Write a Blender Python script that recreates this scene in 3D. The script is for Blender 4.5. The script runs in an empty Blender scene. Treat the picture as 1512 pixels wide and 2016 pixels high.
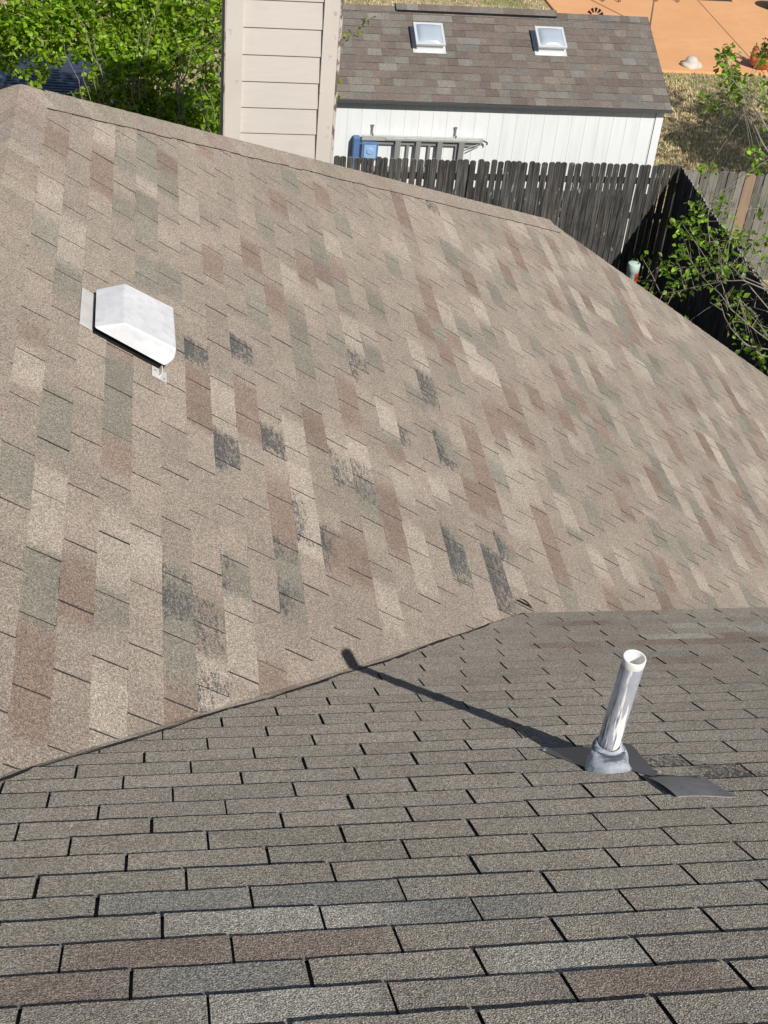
import bpy, bmesh, math, random
from mathutils import Vector, Matrix, noise
R=math.radians
scene=bpy.context.scene
# ------------------------------------------------------------------ camera
CAMR=[[0.98789,-0.12928,0.08578],[-0.01200,-0.61489,-0.78852],[0.15469,0.77794,-0.60900]]
cd=bpy.data.cameras.new('camera'); cam=bpy.data.objects.new('camera',cd); scene.collection.objects.link(cam)
cd.sensor_fit='VERTICAL'; cd.sensor_height=24; cd.lens=24*2792.16/2016; cd.clip_start=.05; cd.clip_end=1500
r_,d_,f_=[Vector(v).normalized() for v in CAMR]
d_=f_.cross(r_).normalized(); r_=d_.cross(f_).normalized()
cam.matrix_world=Matrix(((r_.x,-d_.x,-f_.x,0),(r_.y,-d_.y,-f_.y,0),(r_.z,-d_.z,-f_.z,9.83),(0,0,0,1)))
scene.camera=cam
scene.render.resolution_x=768; scene.render.resolution_y=1024
# ------------------------------------------------------------------ light
SUN=Vector((.54,-1.27,1.175)).normalized()          # towards the sun
w=bpy.data.worlds.new('World'); scene.world=w; w.use_nodes=True
nt=w.node_tree; bg=nt.nodes['Background']; sky=nt.nodes.new('ShaderNodeTexSky'); sky.sky_type='NISHITA'; sky.sun_disc=False
sky.sun_elevation=math.asin(SUN.z); sky.sun_rotation=math.atan2(SUN.x,SUN.y)
nt.links.new(sky.outputs[0],bg.inputs[0]); bg.inputs[1].default_value=.06
sl=bpy.data.lights.new('sun','SUN'); sl.energy=4.7; sl.angle=R(.55); sl.color=(1,.95,.88)
so=bpy.data.objects.new('sun',sl); scene.collection.objects.link(so); so.rotation_euler=SUN.to_track_quat('Z','Y').to_euler(); so.location=(0,0,30)
vs=scene.view_settings; vs.view_transform='Standard'; vs.look='None'; vs.exposure=0.0; vs.gamma=1
# ------------------------------------------------------------------ helpers
C=scene.collection
rnd=random.Random(7)
def U(a,b): return rnd.uniform(a,b)
class MB:
    def __init__(s): s.v=[];s.f=[];s.c=[]
    def quad(s,pts,col=(1,1,1,0)):
        n=len(s.v); s.v+= [tuple(p) for p in pts]
        if isinstance(col,list): s.c+=col
        else: s.c+=[col]*len(pts)
        s.f.append(tuple(range(n,n+len(pts))))
    def box(s,lo,hi,M=None,col=(1,1,1,0)):
        x0,y0,z0=lo;x1,y1,z1=hi
        P=[Vector(q) for q in ((x0,y0,z0),(x1,y0,z0),(x1,y1,z0),(x0,y1,z0),(x0,y0,z1),(x1,y0,z1),(x1,y1,z1),(x0,y1,z1))]
        if M: P=[M@q for q in P]
        n=len(s.v); s.v+=[tuple(q) for q in P]; s.c+=[col]*8
        for f in ((0,3,2,1),(4,5,6,7),(0,1,5,4),(1,2,6,5),(2,3,7,6),(3,0,4,7)): s.f.append(tuple(n+i for i in f))
    def tube(s,pts,rad,seg=8,col=(1,1,1,0),cap=True):
        pts=[Vector(p) for p in pts]; n=len(pts)
        if not hasattr(rad,'__len__'): rad=[rad]*n
        base=len(s.v); prev=None
        for i,p in enumerate(pts):
            t=(pts[min(i+1,n-1)]-pts[max(i-1,0)]); t=t.normalized() if t.length>1e-9 else Vector((0,0,1))
            a=(prev-t*prev.dot(t)) if prev is not None else t.orthogonal()
            a.normalize(); prev=a; b=t.cross(a)
            for k in range(seg):
                q=2*math.pi*k/seg; s.v.append(tuple(p+(a*math.cos(q)+b*math.sin(q))*rad[i])); s.c.append(col)
        for i in range(n-1):
            for k in range(seg):
                a0=base+i*seg+k;a1=base+i*seg+(k+1)%seg; s.f.append((a0,a1,a1+seg,a0+seg))
        if cap:
            s.f.append(tuple(base+k for k in range(seg))[::-1]); s.f.append(tuple(base+(n-1)*seg+k for k in range(seg)))
    def lathe(s,prof,cen,seg=32,M=None,col=(1,1,1,0),close=False):
        base=len(s.v); c=Vector(cen)
        for r,z in prof:
            for k in range(seg):
                q=2*math.pi*k/seg; v=Vector((r*math.cos(q),r*math.sin(q),z))
                if M: v=M@v
                s.v.append(tuple(c+v)); s.c.append(col)
        for i in range(len(prof)-1):
            for k in range(seg):
                a0=base+i*seg+k;a1=base+i*seg+(k+1)%seg; s.f.append((a0,a1,a1+seg,a0+seg))
    def build(s,name,mat,parent=None,smooth=False,bevel=0):
        me=bpy.data.meshes.new(name); me.from_pydata(s.v,[],s.f); me.validate()
        if len(me.vertices)==len(s.c):
            ca=me.color_attributes.new('col','FLOAT_COLOR','POINT'); ca.data.foreach_set('color',[x for c in s.c for x in c])
        o=bpy.data.objects.new(name,me); C.objects.link(o); me.materials.append(mat)
        if smooth: me.polygons.foreach_set('use_smooth',[True]*len(me.polygons))
        if bevel:
            m=o.modifiers.new('bevel','BEVEL'); m.width=bevel; m.segments=2; m.limit_method='ANGLE'
        if parent is not None: par(o,parent)
        return o
def par(o,p):
    bpy.context.view_layer.update()
    o.parent=p; o.matrix_parent_inverse=p.matrix_world.inverted()
def tag(o,label=None,cat=None,group=None,kind=None):
    if label:o['label']=label
    if cat:o['category']=cat
    if group:o['group']=group
    if kind:o['kind']=kind
    return o
def empty(name,loc,label,cat,group=None):
    o=bpy.data.objects.new(name,None); C.objects.link(o); o.location=loc; o.empty_display_size=.2
    bpy.context.view_layer.update(); return tag(o,label,cat,group)
def ss(a,b,x):
    t=max(0,min(1,(x-a)/(b-a))) if a!=b else float(x>a); return t*t*(3-2*t)
# ------------------------------------------------------------------ materials
def mat(name,color=(.5,.5,.5),rough=.7,metal=0,attr=False,layers=(),bump=None,spec=.5,trans=0):
    """layers: (scale xyz, noise scale, detail, lo, hi, colour, amount) mixed over the base; bump: (scale, strength, dist)"""
    m=bpy.data.materials.new(name); m.use_nodes=True; n=m.node_tree.nodes; l=m.node_tree.links
    b=n['Principled BSDF']; b.inputs['Roughness'].default_value=rough; b.inputs['Metallic'].default_value=metal
    b.inputs['Specular IOR Level'].default_value=spec
    tc=n.new('ShaderNodeTexCoord')
    if attr:
        a=n.new('ShaderNodeAttribute'); a.attribute_name='col'; out=a.outputs['Color']
    else:
        a=n.new('ShaderNodeRGB'); a.outputs[0].default_value=(*color,1); out=a.outputs[0]
    for (sc,ns,det,lo,hi,col,amt,mode) in layers:
        mp=n.new('ShaderNodeMapping'); mp.inputs['Scale'].default_value=sc; l.new(tc.outputs['Object'],mp.inputs[0])
        no=n.new('ShaderNodeTexNoise'); no.inputs['Scale'].default_value=ns; no.inputs['Detail'].default_value=det; l.new(mp.outputs[0],no.inputs[0])
        mr=n.new('ShaderNodeMapRange'); mr.inputs[1].default_value=lo; mr.inputs[2].default_value=hi; mr.inputs[4].default_value=amt; l.new(no.outputs[0],mr.inputs[0])
        mx=n.new('ShaderNodeMix'); mx.data_type='RGBA'; mx.blend_type=mode; l.new(mr.outputs[0],mx.inputs[0]); l.new(out,mx.inputs[6]); mx.inputs[7].default_value=(*col,1); out=mx.outputs[2]
    l.new(out,b.inputs['Base Color'])
    if bump:
        no=n.new('ShaderNodeTexNoise'); no.inputs['Scale'].default_value=bump[0]; no.inputs['Detail'].default_value=3
        l.new(tc.outputs['Object'],no.inputs[0]); bp=n.new('ShaderNodeBump'); bp.inputs['Strength'].default_value=bump[1]; bp.inputs['Distance'].default_value=bump[2]
        l.new(no.outputs[0],bp.inputs['Height']); l.new(bp.outputs[0],b.inputs['Normal'])
    return m
MIX='MIX';MUL='MULTIPLY'
def shingle_mat(name,gr=1.0,scales=(260,110),bs=.35,bd=.0016):
    """granule-coated shingle: tab colour from the attribute, speckled by granules; attribute alpha = granule loss"""
    m=bpy.data.materials.new(name); m.use_nodes=True; n=m.node_tree.nodes; l=m.node_tree.links
    m.cycles.use_bump_map_correction=False; b=n['Principled BSDF']; b.inputs['Roughness'].default_value=.92; b.inputs['Diffuse Roughness'].default_value=1.0; b.inputs['Specular IOR Level'].default_value=.25
    tc=n.new('ShaderNodeTexCoord'); a=n.new('ShaderNodeAttribute'); a.attribute_name='col'
    def nz(s,d=1,rough=.5):
        q=n.new('ShaderNodeTexNoise'); q.inputs['Scale'].default_value=s; q.inputs['Detail'].default_value=d; q.inputs['Roughness'].default_value=rough; l.new(tc.outputs['Object'],q.inputs[0]); return q
    def math_(op,x,y):
        q=n.new('ShaderNodeMath'); q.operation=op
        for i,v in enumerate((x,y)):
            if isinstance(v,(int,float)): q.inputs[i].default_value=v
            else: l.new(v,q.inputs[i])
        return q.outputs[0]
    def mr(v,a0,a1,b0,b1):
        q=n.new('ShaderNodeMapRange'); 
        for i,x in enumerate((a0,a1,b0,b1)): q.inputs[i+1].default_value=x
        l.new(v,q.inputs[0]); return q.outputs[0]
    n1=nz(scales[0],2); n2=nz(scales[1],2); n3=nz(2.3,3); n4=nz(14,3)
    f=math_('MULTIPLY',mr(n1.outputs[0],.3,.7,1-.62*gr,1+.62*gr),mr(n2.outputs[0],.3,.7,1-.3*gr,1+.3*gr))
    f=math_('MULTIPLY',f,mr(n3.outputs[0],.3,.7,.93,1.07)); f=math_('MULTIPLY',f,mr(n4.outputs[0],.3,.7,.94,1.06))
    vm=n.new('ShaderNodeVectorMath'); vm.operation='SCALE'; l.new(a.outputs['Color'],vm.inputs[0]); l.new(f,vm.inputs['Scale'])
    # coloured granules
    hs=n.new('ShaderNodeMix'); hs.data_type='RGBA'; hs.blend_type='OVERLAY'; hs.inputs[0].default_value=.13*gr
    l.new(vm.outputs[0],hs.inputs[6]); l.new(nz(scales[0]*.8,1).outputs['Color'],hs.inputs[7])
    # granule loss
    wv=math_('MULTIPLY',a.outputs['Alpha'],1.0)
    mpw=n.new('ShaderNodeMapping'); mpw.inputs['Scale'].default_value=(1,.3,1); l.new(tc.outputs['Object'],mpw.inputs[0]); nw=nz(75,4,.75); l.new(mpw.outputs[0],nw.inputs[0])
    w1=math_('ADD',mr(nw.outputs[0],.33,.66,-.5,.5),mr(nz(170,1).outputs[0],.3,.7,-.3,.3)); wsum=math_('ADD',math_('SUBTRACT',math_('MULTIPLY',wv,1.15),.42),w1)
    wm=mr(wsum,.0,.5,0,.95); wm=math_('MULTIPLY',wm,mr(wv,.02,.3,0,1))
    mx=n.new('ShaderNodeMix'); mx.data_type='RGBA'; l.new(wm,mx.inputs[0]); l.new(hs.outputs[2],mx.inputs[6])
    dk=n.new('ShaderNodeVectorMath'); dk.operation='SCALE'; dk.inputs[0].default_value=(.074,.075,.077); l.new(f,dk.inputs['Scale']); l.new(dk.outputs[0],mx.inputs[7])
    l.new(mx.outputs[2],b.inputs['Base Color'])
    bp=n.new('ShaderNodeBump'); bp.inputs['Strength'].default_value=bs; bp.inputs['Distance'].default_value=bd; l.new(n1.outputs[0],bp.inputs['Height']); l.new(bp.outputs[0],b.inputs['Normal'])
    return m
def leaf_mat(name,base,tr):
    m=bpy.data.materials.new(name); m.use_nodes=True; n=m.node_tree.nodes; l=m.node_tree.links
    b=n['Principled BSDF']; b.inputs['Roughness'].default_value=.42; b.inputs['Specular IOR Level'].default_value=.5
    a=n.new('ShaderNodeAttribute'); a.attribute_name='col'
    mm=n.new('ShaderNodeMix'); mm.data_type='RGBA'; mm.blend_type='MULTIPLY'; mm.inputs[0].default_value=1; l.new(a.outputs['Color'],mm.inputs[6]); mm.inputs[7].default_value=(*base,1)
    t=n.new('ShaderNodeBsdfTranslucent'); mt=n.new('ShaderNodeMix'); mt.data_type='RGBA'; mt.blend_type='MULTIPLY'; mt.inputs[0].default_value=1; l.new(a.outputs['Color'],mt.inputs[6]); mt.inputs[7].default_value=(*tr,1)
    l.new(mm.outputs[2],b.inputs['Base Color']); l.new(mt.outputs[2],t.inputs[0])
    ms=n.new('ShaderNodeMixShader'); ms.inputs[0].default_value=.38; l.new(b.outputs[0],ms.inputs[1]); l.new(t.outputs[0],ms.inputs[2]); l.new(ms.outputs[0],n['Material Output'].inputs[0])
    return m
O3=(1,1,1)
M_shB=shingle_mat('tan_shingle',1.0,(270,115)); M_shA=shingle_mat('grey_shingle',1.25,(300,130),1.0,.0065); M_shS=shingle_mat('shed_shingle',.6,(120,50))
M_under=mat('underlay',(.035,.033,.032),.9)
M_trimbrown=mat('brown_fascia',(.16,.13,.11),.7,layers=[(O3,6,4,.4,.7,(.09,.07,.06),.6,MIX)])
M_wall=mat('house_siding',(.42,.37,.31),.8,layers=[(O3,3,4,.4,.7,(.35,.3,.26),.5,MIX)])
M_chim=mat('chimney_siding_paint',(.60,.56,.51),.65,layers=[(O3,1.3,4,.35,.65,(.56,.52,.48),.8,MIX),((1.5,1.5,30),4,3,.45,.7,(.64,.60,.55),.5,MIX),(O3,7,3,.62,.75,(.5,.46,.41),.25,MIX)],bump=(40,.15,.003))
M_chimtrim=mat('peeling_trim_paint',(.59,.545,.49),.7,layers=[(O3,3,4,.4,.6,(.63,.59,.535),.8,MIX),(O3,16,6,.64,.70,(.3,.26,.22),.5,MIX)],bump=(30,.3,.004))
M_peel=mat('bare_peeled_edge',(.55,.5,.46),.8,layers=[((30,30,9),1,5,.5,.56,(.17,.12,.10),1,MIX)],bump=(50,.5,.004))
M_white=mat('white_shed_paint',(.80,.83,.84),.5,layers=[((9,1,.8),1.3,4,.45,.75,(.66,.71,.71),.7,MIX),(O3,1.2,3,.4,.7,(.84,.85,.85),.5,MIX)])
M_whitetrim=mat('white_trim',(.82,.84,.86),.5)
M_drip=mat('dark_drip_edge',(.07,.075,.08),.45)
M_galv=mat('painted_vent_metal',(.70,.71,.735),.6,metal=0,layers=[(O3,9,5,.42,.62,(.80,.81,.82),.9,MIX),(O3,26,5,.5,.7,(.58,.59,.62),.6,MIX)],bump=(35,.12,.004))
M_flange=mat('flange_metal',(.72,.70,.67),.5,metal=.1,layers=[(O3,14,4,.4,.65,(.58,.57,.55),.7,MIX)])
M_black=mat('dark_void',(.006,.006,.007),.9)
M_pvc=mat('painted_pipe',(.38,.40,.45),.9,spec=.2,layers=[(O3,30,4,.4,.65,(.46,.50,.56),.8,MIX),((1,1,.11),38,6,.49,.53,(.88,.88,.86),1,MIX),((1,1,.1),55,4,.55,.61,(.12,.14,.18),.9,MIX)])
M_pvcin=mat('bare_white_plastic',(.88,.87,.83),.45)
M_boot=mat('painted_rubber_boot',(.34,.37,.41),.85,spec=.2,layers=[(O3,22,5,.42,.6,(.50,.54,.58),.9,MIX),((1,1,4),18,4,.56,.66,(.13,.15,.18),.8,MIX)],bump=(70,.5,.004))
M_flash=mat('grey_flashing',(.135,.145,.175),.5,metal=.2,layers=[(O3,12,4,.4,.65,(.15,.165,.20),.8,MIX),(O3,40,4,.6,.75,(.1,.11,.13),.7,MIX)])
M_flap=mat('weathered_flashing_tab',(.27,.265,.265),.65,layers=[(O3,16,5,.4,.65,(.35,.34,.34),.8,MIX),(O3,50,3,.6,.75,(.12,.12,.12),.6,MIX)])
M_nail=mat('nail_head',(.7,.7,.68),.35,metal=.6)
def wood(name): return mat(name,attr=True,rough=.9,layers=[((60,60,2.2),1,5,.42,.68,(.24,.235,.22),.5,MIX),((40,40,1.5),1.3,4,.5,.72,(.01,.01,.01),.75,MIX),(O3,6,4,.55,.72,(.02,.02,.02),.55,MIX),((12,12,3.5),1.6,3,.68,.74,(.42,.41,.38),.6,MIX)],bump=(60,.4,.004))
M_fence=wood('weathered_fence_board'); M_newboard=mat('new_tan_board',(.30,.21,.15),.8,layers=[((40,40,2),1,4,.45,.7,(.22,.15,.11),.7,MIX)])
M_shadesoil=mat('side_yard_shade_soil',(.016,.013,.010),.95,layers=[(O3,9,5,.4,.7,(.03,.024,.018),.7,MIX)],bump=(30,.6,.02))  # soil colour taken near black to stand for the yard's deep shade
M_lawn=mat('dry_lawn',(.56,.45,.26),.95,layers=[(O3,7,5,.42,.62,(.24,.20,.10),.9,MIX),(O3,1.1,4,.47,.62,(.22,.24,.07),.75,MIX),(O3,22,4,.5,.7,(.52,.43,.27),.8,MIX)],bump=(24,.8,.04))
M_blade=mat('grass_blade',attr=True,rough=.8)
M_patio=mat('orange_stained_concrete',(.80,.415,.19),.7,layers=[(O3,.9,5,.4,.65,(.86,.47,.225),.8,MIX),(O3,4,5,.45,.7,(.74,.385,.18),.6,MIX),(O3,.35,3,.5,.7,(.78,.43,.22),.5,MIX)])
M_joint=mat('control_joint',(.22,.12,.06),.9)
M_bark=mat('grey_bark',(.26,.22,.18),.85,layers=[(O3,25,4,.45,.65,(.14,.11,.09),.8,MIX)],bump=(60,.4,.004))
M_twig=mat('pale_twig',(.28,.25,.21),.7,layers=[(O3,20,3,.45,.65,(.22,.18,.14),.7,MIX)])
M_leafL=leaf_mat('shrub_leaf',(.155,.275,.024),(.42,.68,.05)); M_leafR=leaf_mat('tree_leaf',(.12,.25,.025),(.34,.56,.045)); M_leafD=leaf_mat('shade_tree_leaf',(.06,.11,.02),(.1,.18,.03))
M_alu=mat('ladder_rail',(.55,.56,.53),.45,metal=.3,layers=[(O3,9,3,.45,.7,(.42,.43,.42),.6,MIX)])
M_step=mat('ladder_step',(.33,.33,.33),.5,metal=.3)
M_blue=mat('blue_ladder_plastic',(.085,.17,.36),.6,layers=[(O3,14,3,.45,.7,(.14,.25,.46),.6,MIX)])
M_bluel=mat('pale_blue_plastic',(.30,.47,.72),.45)
M_steel=mat('grey_steel',(.3,.3,.31),.5,metal=.5)
M_dome=mat('skylight_dome',(.40,.46,.54),.12,spec=.6,layers=[(O3,3,3,.4,.7,(.46,.52,.60),.7,MIX)])
M_frame=mat('skylight_frame',(.74,.77,.78),.25,metal=.2)
M_mint=mat('mint_plastic',(.55,.68,.62),.5,layers=[(O3,10,3,.5,.7,(.48,.6,.55),.5,MIX)])
M_red=mat('red_sticker',(.5,.05,.025),.5); M_redd=mat('dark_sticker_print',(.22,.02,.015),.5)
M_terra=mat('terracotta',(.42,.12,.04),.6,layers=[(O3,8,4,.45,.7,(.3,.08,.03),.7,MIX)])
M_stone=mat('pale_cast_stone',(.6,.55,.47),.8,layers=[(O3,10,4,.45,.7,(.45,.41,.35),.7,MIX)])
M_iron=mat('black_iron',(.02,.018,.018),.5); M_brownmetal=mat('brown_chair_metal',(.09,.045,.025),.5)
M_navy=mat('navy_slat',(.05,.068,.115),.38,layers=[(O3,9,4,.5,.7,(.09,.115,.17),.6,MIX)])
M_mat=mat('dark_mat',(.05,.045,.045),.9)
# ------------------------------------------------------------------ measured layout (metres, ground z=0)
P=R(33.177); cP,sP,tP=math.cos(P),math.sin(P),math.tan(P)
HA,HB=8.615,6.625; W,E=.305,.127
RIDX=-.667; PEAKY=6.99; ENDY=10.98; EAVEY=4.70
BR = [(0, 6.62), (2, 6.66), (2, 6.48), (0, 4.71), (0, 4.57), (3, 4.35), (2, 3.48), (1, 3.09), (1, 2.93), (5, 3.14), (6, 4.94), (6, 5.1), (8, 5.05), (8, 5.21), (9, 4.57), (9, 4.4), (11, 5.28), (13, 5.62), (13, 5.78), (12, 4.42), (14, 4.78), (14, 4.98), (15, 5.38), (7, 6.31), (10, 6.33), (9, 6.66), (11, 7.58), (14, 8.14), (12, 6.92), (14, 7.1), (8, 3.4), (19, 7.15), (20, 6.95), (20, 5.79), (19, 5.49), (24, 6.88), (26, 7.11), (29, 7.62), (28, 7.09), (11, 4.38), (12, 4.44), (23, 6.57), (30, 7.48), (31, 6.86), (22, 10.94), (35, 10.39), (23, 5.28), (30, 6.37), (38, 7.78), (31, 5.85), (40, 7.47), (26, 5.26), (28, 8.98), (32, 9.09)]
BS = [(4, 6.95), (5, 6.9), (4, 7.18), (1, 5.46), (1, 5.36), (4, 5.83), (5, 5.88), (1, 4.39), (1, 4.26), (3, 4.58), (0, 3.94), (1, 3.54), (1, 3.41), (3, 3.49), (5, 3.38), (5, 3.67), (7, 3.88), (9, 4.12), (9, 3.99), (11, 5.92), (13, 6.24), (9, 6.11), (14, 6.9), (18, 7.77), (13, 4.94), (18, 5.84), (24, 7.62), (28, 7.95), (34, 8.02), (17, 4.89), (25, 6.13), (34, 7.48), (28, 9.79), (15, 5.65), (30, 5.77), (25, 5.79), (31, 6.99), (40, 8.93), (42, 8.86), (33, 10.08), (22, 7.48), (32, 6.28), (27, 6.04), (45, 8.68), (34, 6.29), (38, 6.13)]
BC = [(0, 6.02), (1, 5.77), (1, 3.87), (1, 3.74), (3, 3.72), (3, 3.84), (2, 7.06), (1, 5.66), (0, 4.59), (7, 5.0), (7, 5.1), (7, 3.67), (7, 3.54), (6, 3.3), (10, 5.1), (12, 5.13), (13, 5.24), (10, 4.6), (10, 4.43), (10, 4.77), (6, 6.82), (11, 6.65), (14, 7.48), (15, 5.77), (14, 6.51), (15, 5.24), (18, 6.7), (21, 7.54), (19, 9.19), (26, 7.81), (33, 8.74), (15, 4.59), (15, 4.76), (20, 4.91), (13, 4.2), (22, 5.98), (22, 5.85), (25, 5.89), (32, 8.15), (35, 8.64), (33, 6.82), (36, 7.27), (36, 6.81), (39, 6.81), (28, 5.67), (26, 5.51), (31, 8.78), (26, 8.91), (24, 8.94), (37, 9.57), (49, 10.78), (44, 8.68), (51, 9.73), (46, 8.15)]
BW = [(6, 5.37, 1), (8, 5.62, 1), (7, 4.75, 1), (7, 4.67, 1), (9, 4.99, 1), (14, 6.19, 0.8), (14, 6.07, 0.7), (18, 6.44, 0.9), (18, 6.28, 0.8), (16, 5.69, 0.8), (12, 5.11, 0.6), (13, 5.0, 0.6), (18, 5.86, 0.9), (18, 5.72, 0.9), (10, 4.57, 0.7), (11, 4.46, 0.9), (11, 4.37, 0.6), (5, 3.74, 0.6), (5, 3.64, 0.8), (6, 3.65, 0.6), (6, 3.55, 0.6), (6, 3.31, 0.6), (7, 4.0, 0.5), (7, 3.89, 0.5), (9, 4.24, 0.6), (9, 3.95, 0.8), (17, 4.97, 1), (17, 4.83, 1), (17, 4.74, 0.7), (19, 4.99, 1), (19, 4.85, 1), (19, 4.7, 0.8), (20, 5.16, 1), (23, 9.3, 0.8), (3, 7.15, 0.4), (33, 8.01, 0.4)]
AR = [(2, -0.04), (2, 0.26), (1, -0.18), (0, 0.82), (29, 1.79), (25, 1.58), (22, 1.95)]
AL = [(3, 0.14), (1, 0.71), (0, 0.21), (3, 0.44), (28, 2.33), (26, 2.12)]
AD = [(4, 0.32), (4, 0.01), (1, 0.09), (3, 0.58), (23, 1.89)]
TWIGS = [[[5.281, 13.0, 2.95], [5.437, 12.8, 3.042], [5.54, 12.6, 3.121], [5.624, 12.4, 3.195], [5.72, 12.2, 3.288], [5.738, 12.0, 3.374], [5.955, 11.8, 3.357], [6.436, 11.6, 3.051]], [[5.105, 12.4, 2.946], [5.213, 12.3, 3.016], [5.307, 12.2, 3.114], [5.487, 12.1, 3.224], [5.582, 12.0, 3.315], [5.725, 11.9, 3.378], [6.011, 11.8, 3.306]], [[5.506, 12.8, 3.156], [5.633, 12.56, 3.238], [5.755, 12.32, 3.311], [5.819, 12.08, 3.292], [5.795, 11.84, 3.332], [6.115, 11.6, 3.048]], [[6.113, 13.2, 2.967], [6.106, 12.733, 3.046], [6.089, 12.267, 3.193], [6.141, 11.8, 3.222]], [[5.455, 12.7, 3.196], [5.497, 12.483, 3.148], [5.526, 12.267, 3.15], [5.6, 12.05, 3.132], [5.647, 11.833, 3.087], [5.877, 11.617, 2.96], [6.088, 11.4, 2.876]], [[5.781, 12.6, 3.042], [5.793, 12.467, 2.996], [5.796, 12.333, 2.939], [5.805, 12.2, 2.902]], [[6.023, 12.5, 2.836], [6.027, 12.267, 2.944], [6.105, 12.033, 3.107], [6.264, 11.8, 3.166]], [[5.912, 12.2, 2.915], [5.935, 12.0, 3.024], [6.016, 11.8, 3.087], [6.238, 11.6, 2.991]], [[5.696, 12.2, 2.942], [5.716, 12.067, 2.859], [5.75, 11.933, 2.806], [5.902, 11.8, 2.69]], [[5.68, 12.9, 3.408], [5.635, 12.9, 3.552], [5.622, 12.9, 3.723]], [[5.68, 12.9, 3.408], [5.726, 12.8, 3.195]], [[5.831, 12.0, 2.743], [5.875, 11.9, 2.695], [6.098, 11.8, 2.57]], [[5.933, 12.1, 2.955], [5.901, 11.9, 2.981], [5.947, 11.7, 2.97], [6.088, 11.5, 2.815]], [[5.549, 12.6, 5.104], [5.555, 12.4, 5.069], [5.548, 12.2, 5.094], [5.554, 12.0, 5.141], [5.765, 11.8, 4.968]], [[5.404, 12.8, 5.196], [5.392, 12.657, 5.156], [5.375, 12.514, 5.175], [5.415, 12.371, 5.124], [5.435, 12.229, 5.108], [5.451, 12.086, 5.084], [5.476, 11.943, 5.06], [5.658, 11.8, 4.817]], [[5.547, 12.6, 4.928], [5.534, 12.4, 4.913], [5.508, 12.2, 4.94], [5.59, 12.0, 4.777], [5.775, 11.8, 4.569]]]
CL = [[5.55, 13.11, 3.65], [5.11, 11.96, 4.11], [5.46, 12.7, 3.68], [5.34, 12.46, 3.72], [5.13, 12.49, 3.7], [5.22, 12.55, 3.6], [5.05, 12.1, 3.87], [5.3, 12.54, 3.57], [5.33, 12.38, 3.62], [5.83, 13.43, 3.06], [5.34, 12.66, 3.39], [5.27, 12.51, 3.35], [5.33, 12.53, 3.33], [5.18, 12.43, 3.39], [5.46, 12.34, 3.65], [5.61, 12.5, 3.53], [5.66, 12.72, 3.32], [5.59, 12.54, 3.34], [5.82, 12.84, 3.27], [5.6, 12.55, 3.83], [5.63, 12.61, 3.74], [5.72, 12.99, 3.73], [5.81, 12.74, 3.57], [5.72, 12.47, 3.63], [5.76, 12.55, 3.53], [5.94, 12.74, 3.39], [6.16, 13.08, 3.27], [6.01, 12.53, 3.47], [6.07, 12.54, 3.42], [6.3, 12.85, 3.19], [6.01, 12.38, 3.66], [5.75, 12.53, 3.35], [5.88, 12.82, 3.26], [5.8, 12.75, 3.06], [5.79, 12.62, 3.12], [5.97, 12.77, 3.06], [5.55, 11.89, 3.5], [5.67, 12.86, 3.08], [5.49, 12.36, 3.32], [5.25, 12.18, 3.32], [5.52, 12.67, 3.02], [5.5, 12.78, 2.88], [5.52, 12.49, 3.04], [5.2, 12.33, 3.05], [5.29, 12.61, 2.83], [5.43, 12.59, 2.85], [5.29, 12.95, 3.0], [5.27, 12.79, 3.03], [5.27, 12.65, 3.04], [5.43, 12.88, 2.87], [5.72, 12.55, 2.88], [5.66, 12.37, 3.15], [5.96, 12.75, 2.7], [6.07, 12.75, 2.69], [6.02, 12.55, 2.81], [5.99, 12.4, 2.66], [6.19, 12.66, 2.6], [5.94, 11.98, 2.91], [6.5, 12.77, 2.36], [6.53, 12.72, 2.33], [5.91, 12.19, 2.67], [6.33, 12.62, 2.22], [6.27, 12.36, 2.3], [6.6, 12.79, 2.03], [6.02, 12.09, 2.53], [5.96, 12.37, 3.24], [6.08, 12.78, 3.16], [6.25, 12.89, 3.68], [5.85, 12.06, 3.99], [6.1, 12.48, 3.24], [6.23, 12.68, 3.39], [5.25, 12.45, 5.48], [5.51, 13.0, 5.27], [5.14, 12.3, 5.48], [5.33, 12.69, 5.36], [5.18, 12.34, 5.4], [5.47, 12.95, 5.17], [5.29, 12.59, 5.27], [5.32, 12.51, 5.27], [5.14, 12.17, 5.36], [5.53, 13.02, 5.01], [5.48, 12.79, 5.07], [5.47, 12.79, 5.01], [5.57, 12.88, 4.98], [5.52, 12.69, 5.07], [5.42, 12.44, 5.09], [5.4, 12.4, 5.15], [5.49, 12.4, 5.21], [5.69, 12.94, 4.97], [5.37, 12.23, 5.13], [5.51, 12.45, 5.01], [5.15, 12.52, 4.93], [5.23, 12.66, 4.81], [5.71, 12.74, 5.33], [5.53, 12.29, 5.45], [5.57, 12.17, 5.23], [5.75, 12.6, 5.18], [5.9, 12.9, 5.01], [5.9, 12.79, 4.77], [5.38, 12.65, 4.25], [5.34, 12.52, 4.88], [5.93, 12.67, 4.39], [5.84, 12.54, 4.34], [6.06, 12.8, 4.17], [5.3, 12.4, 4.32], [5.83, 12.63, 4.72], [5.77, 12.57, 4.43], [5.9, 12.74, 4.2], [4.93, 12.66, 3.21], [5.36, 13.24, 2.49], [5.1, 12.97, 2.73], [5.21, 12.97, 2.59], [5.07, 12.09, 2.93], [5.49, 12.51, 2.5], [6.37, 12.45, 1.94], [6.61, 12.73, 1.86], [6.19, 12.03, 2.43]]
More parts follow.
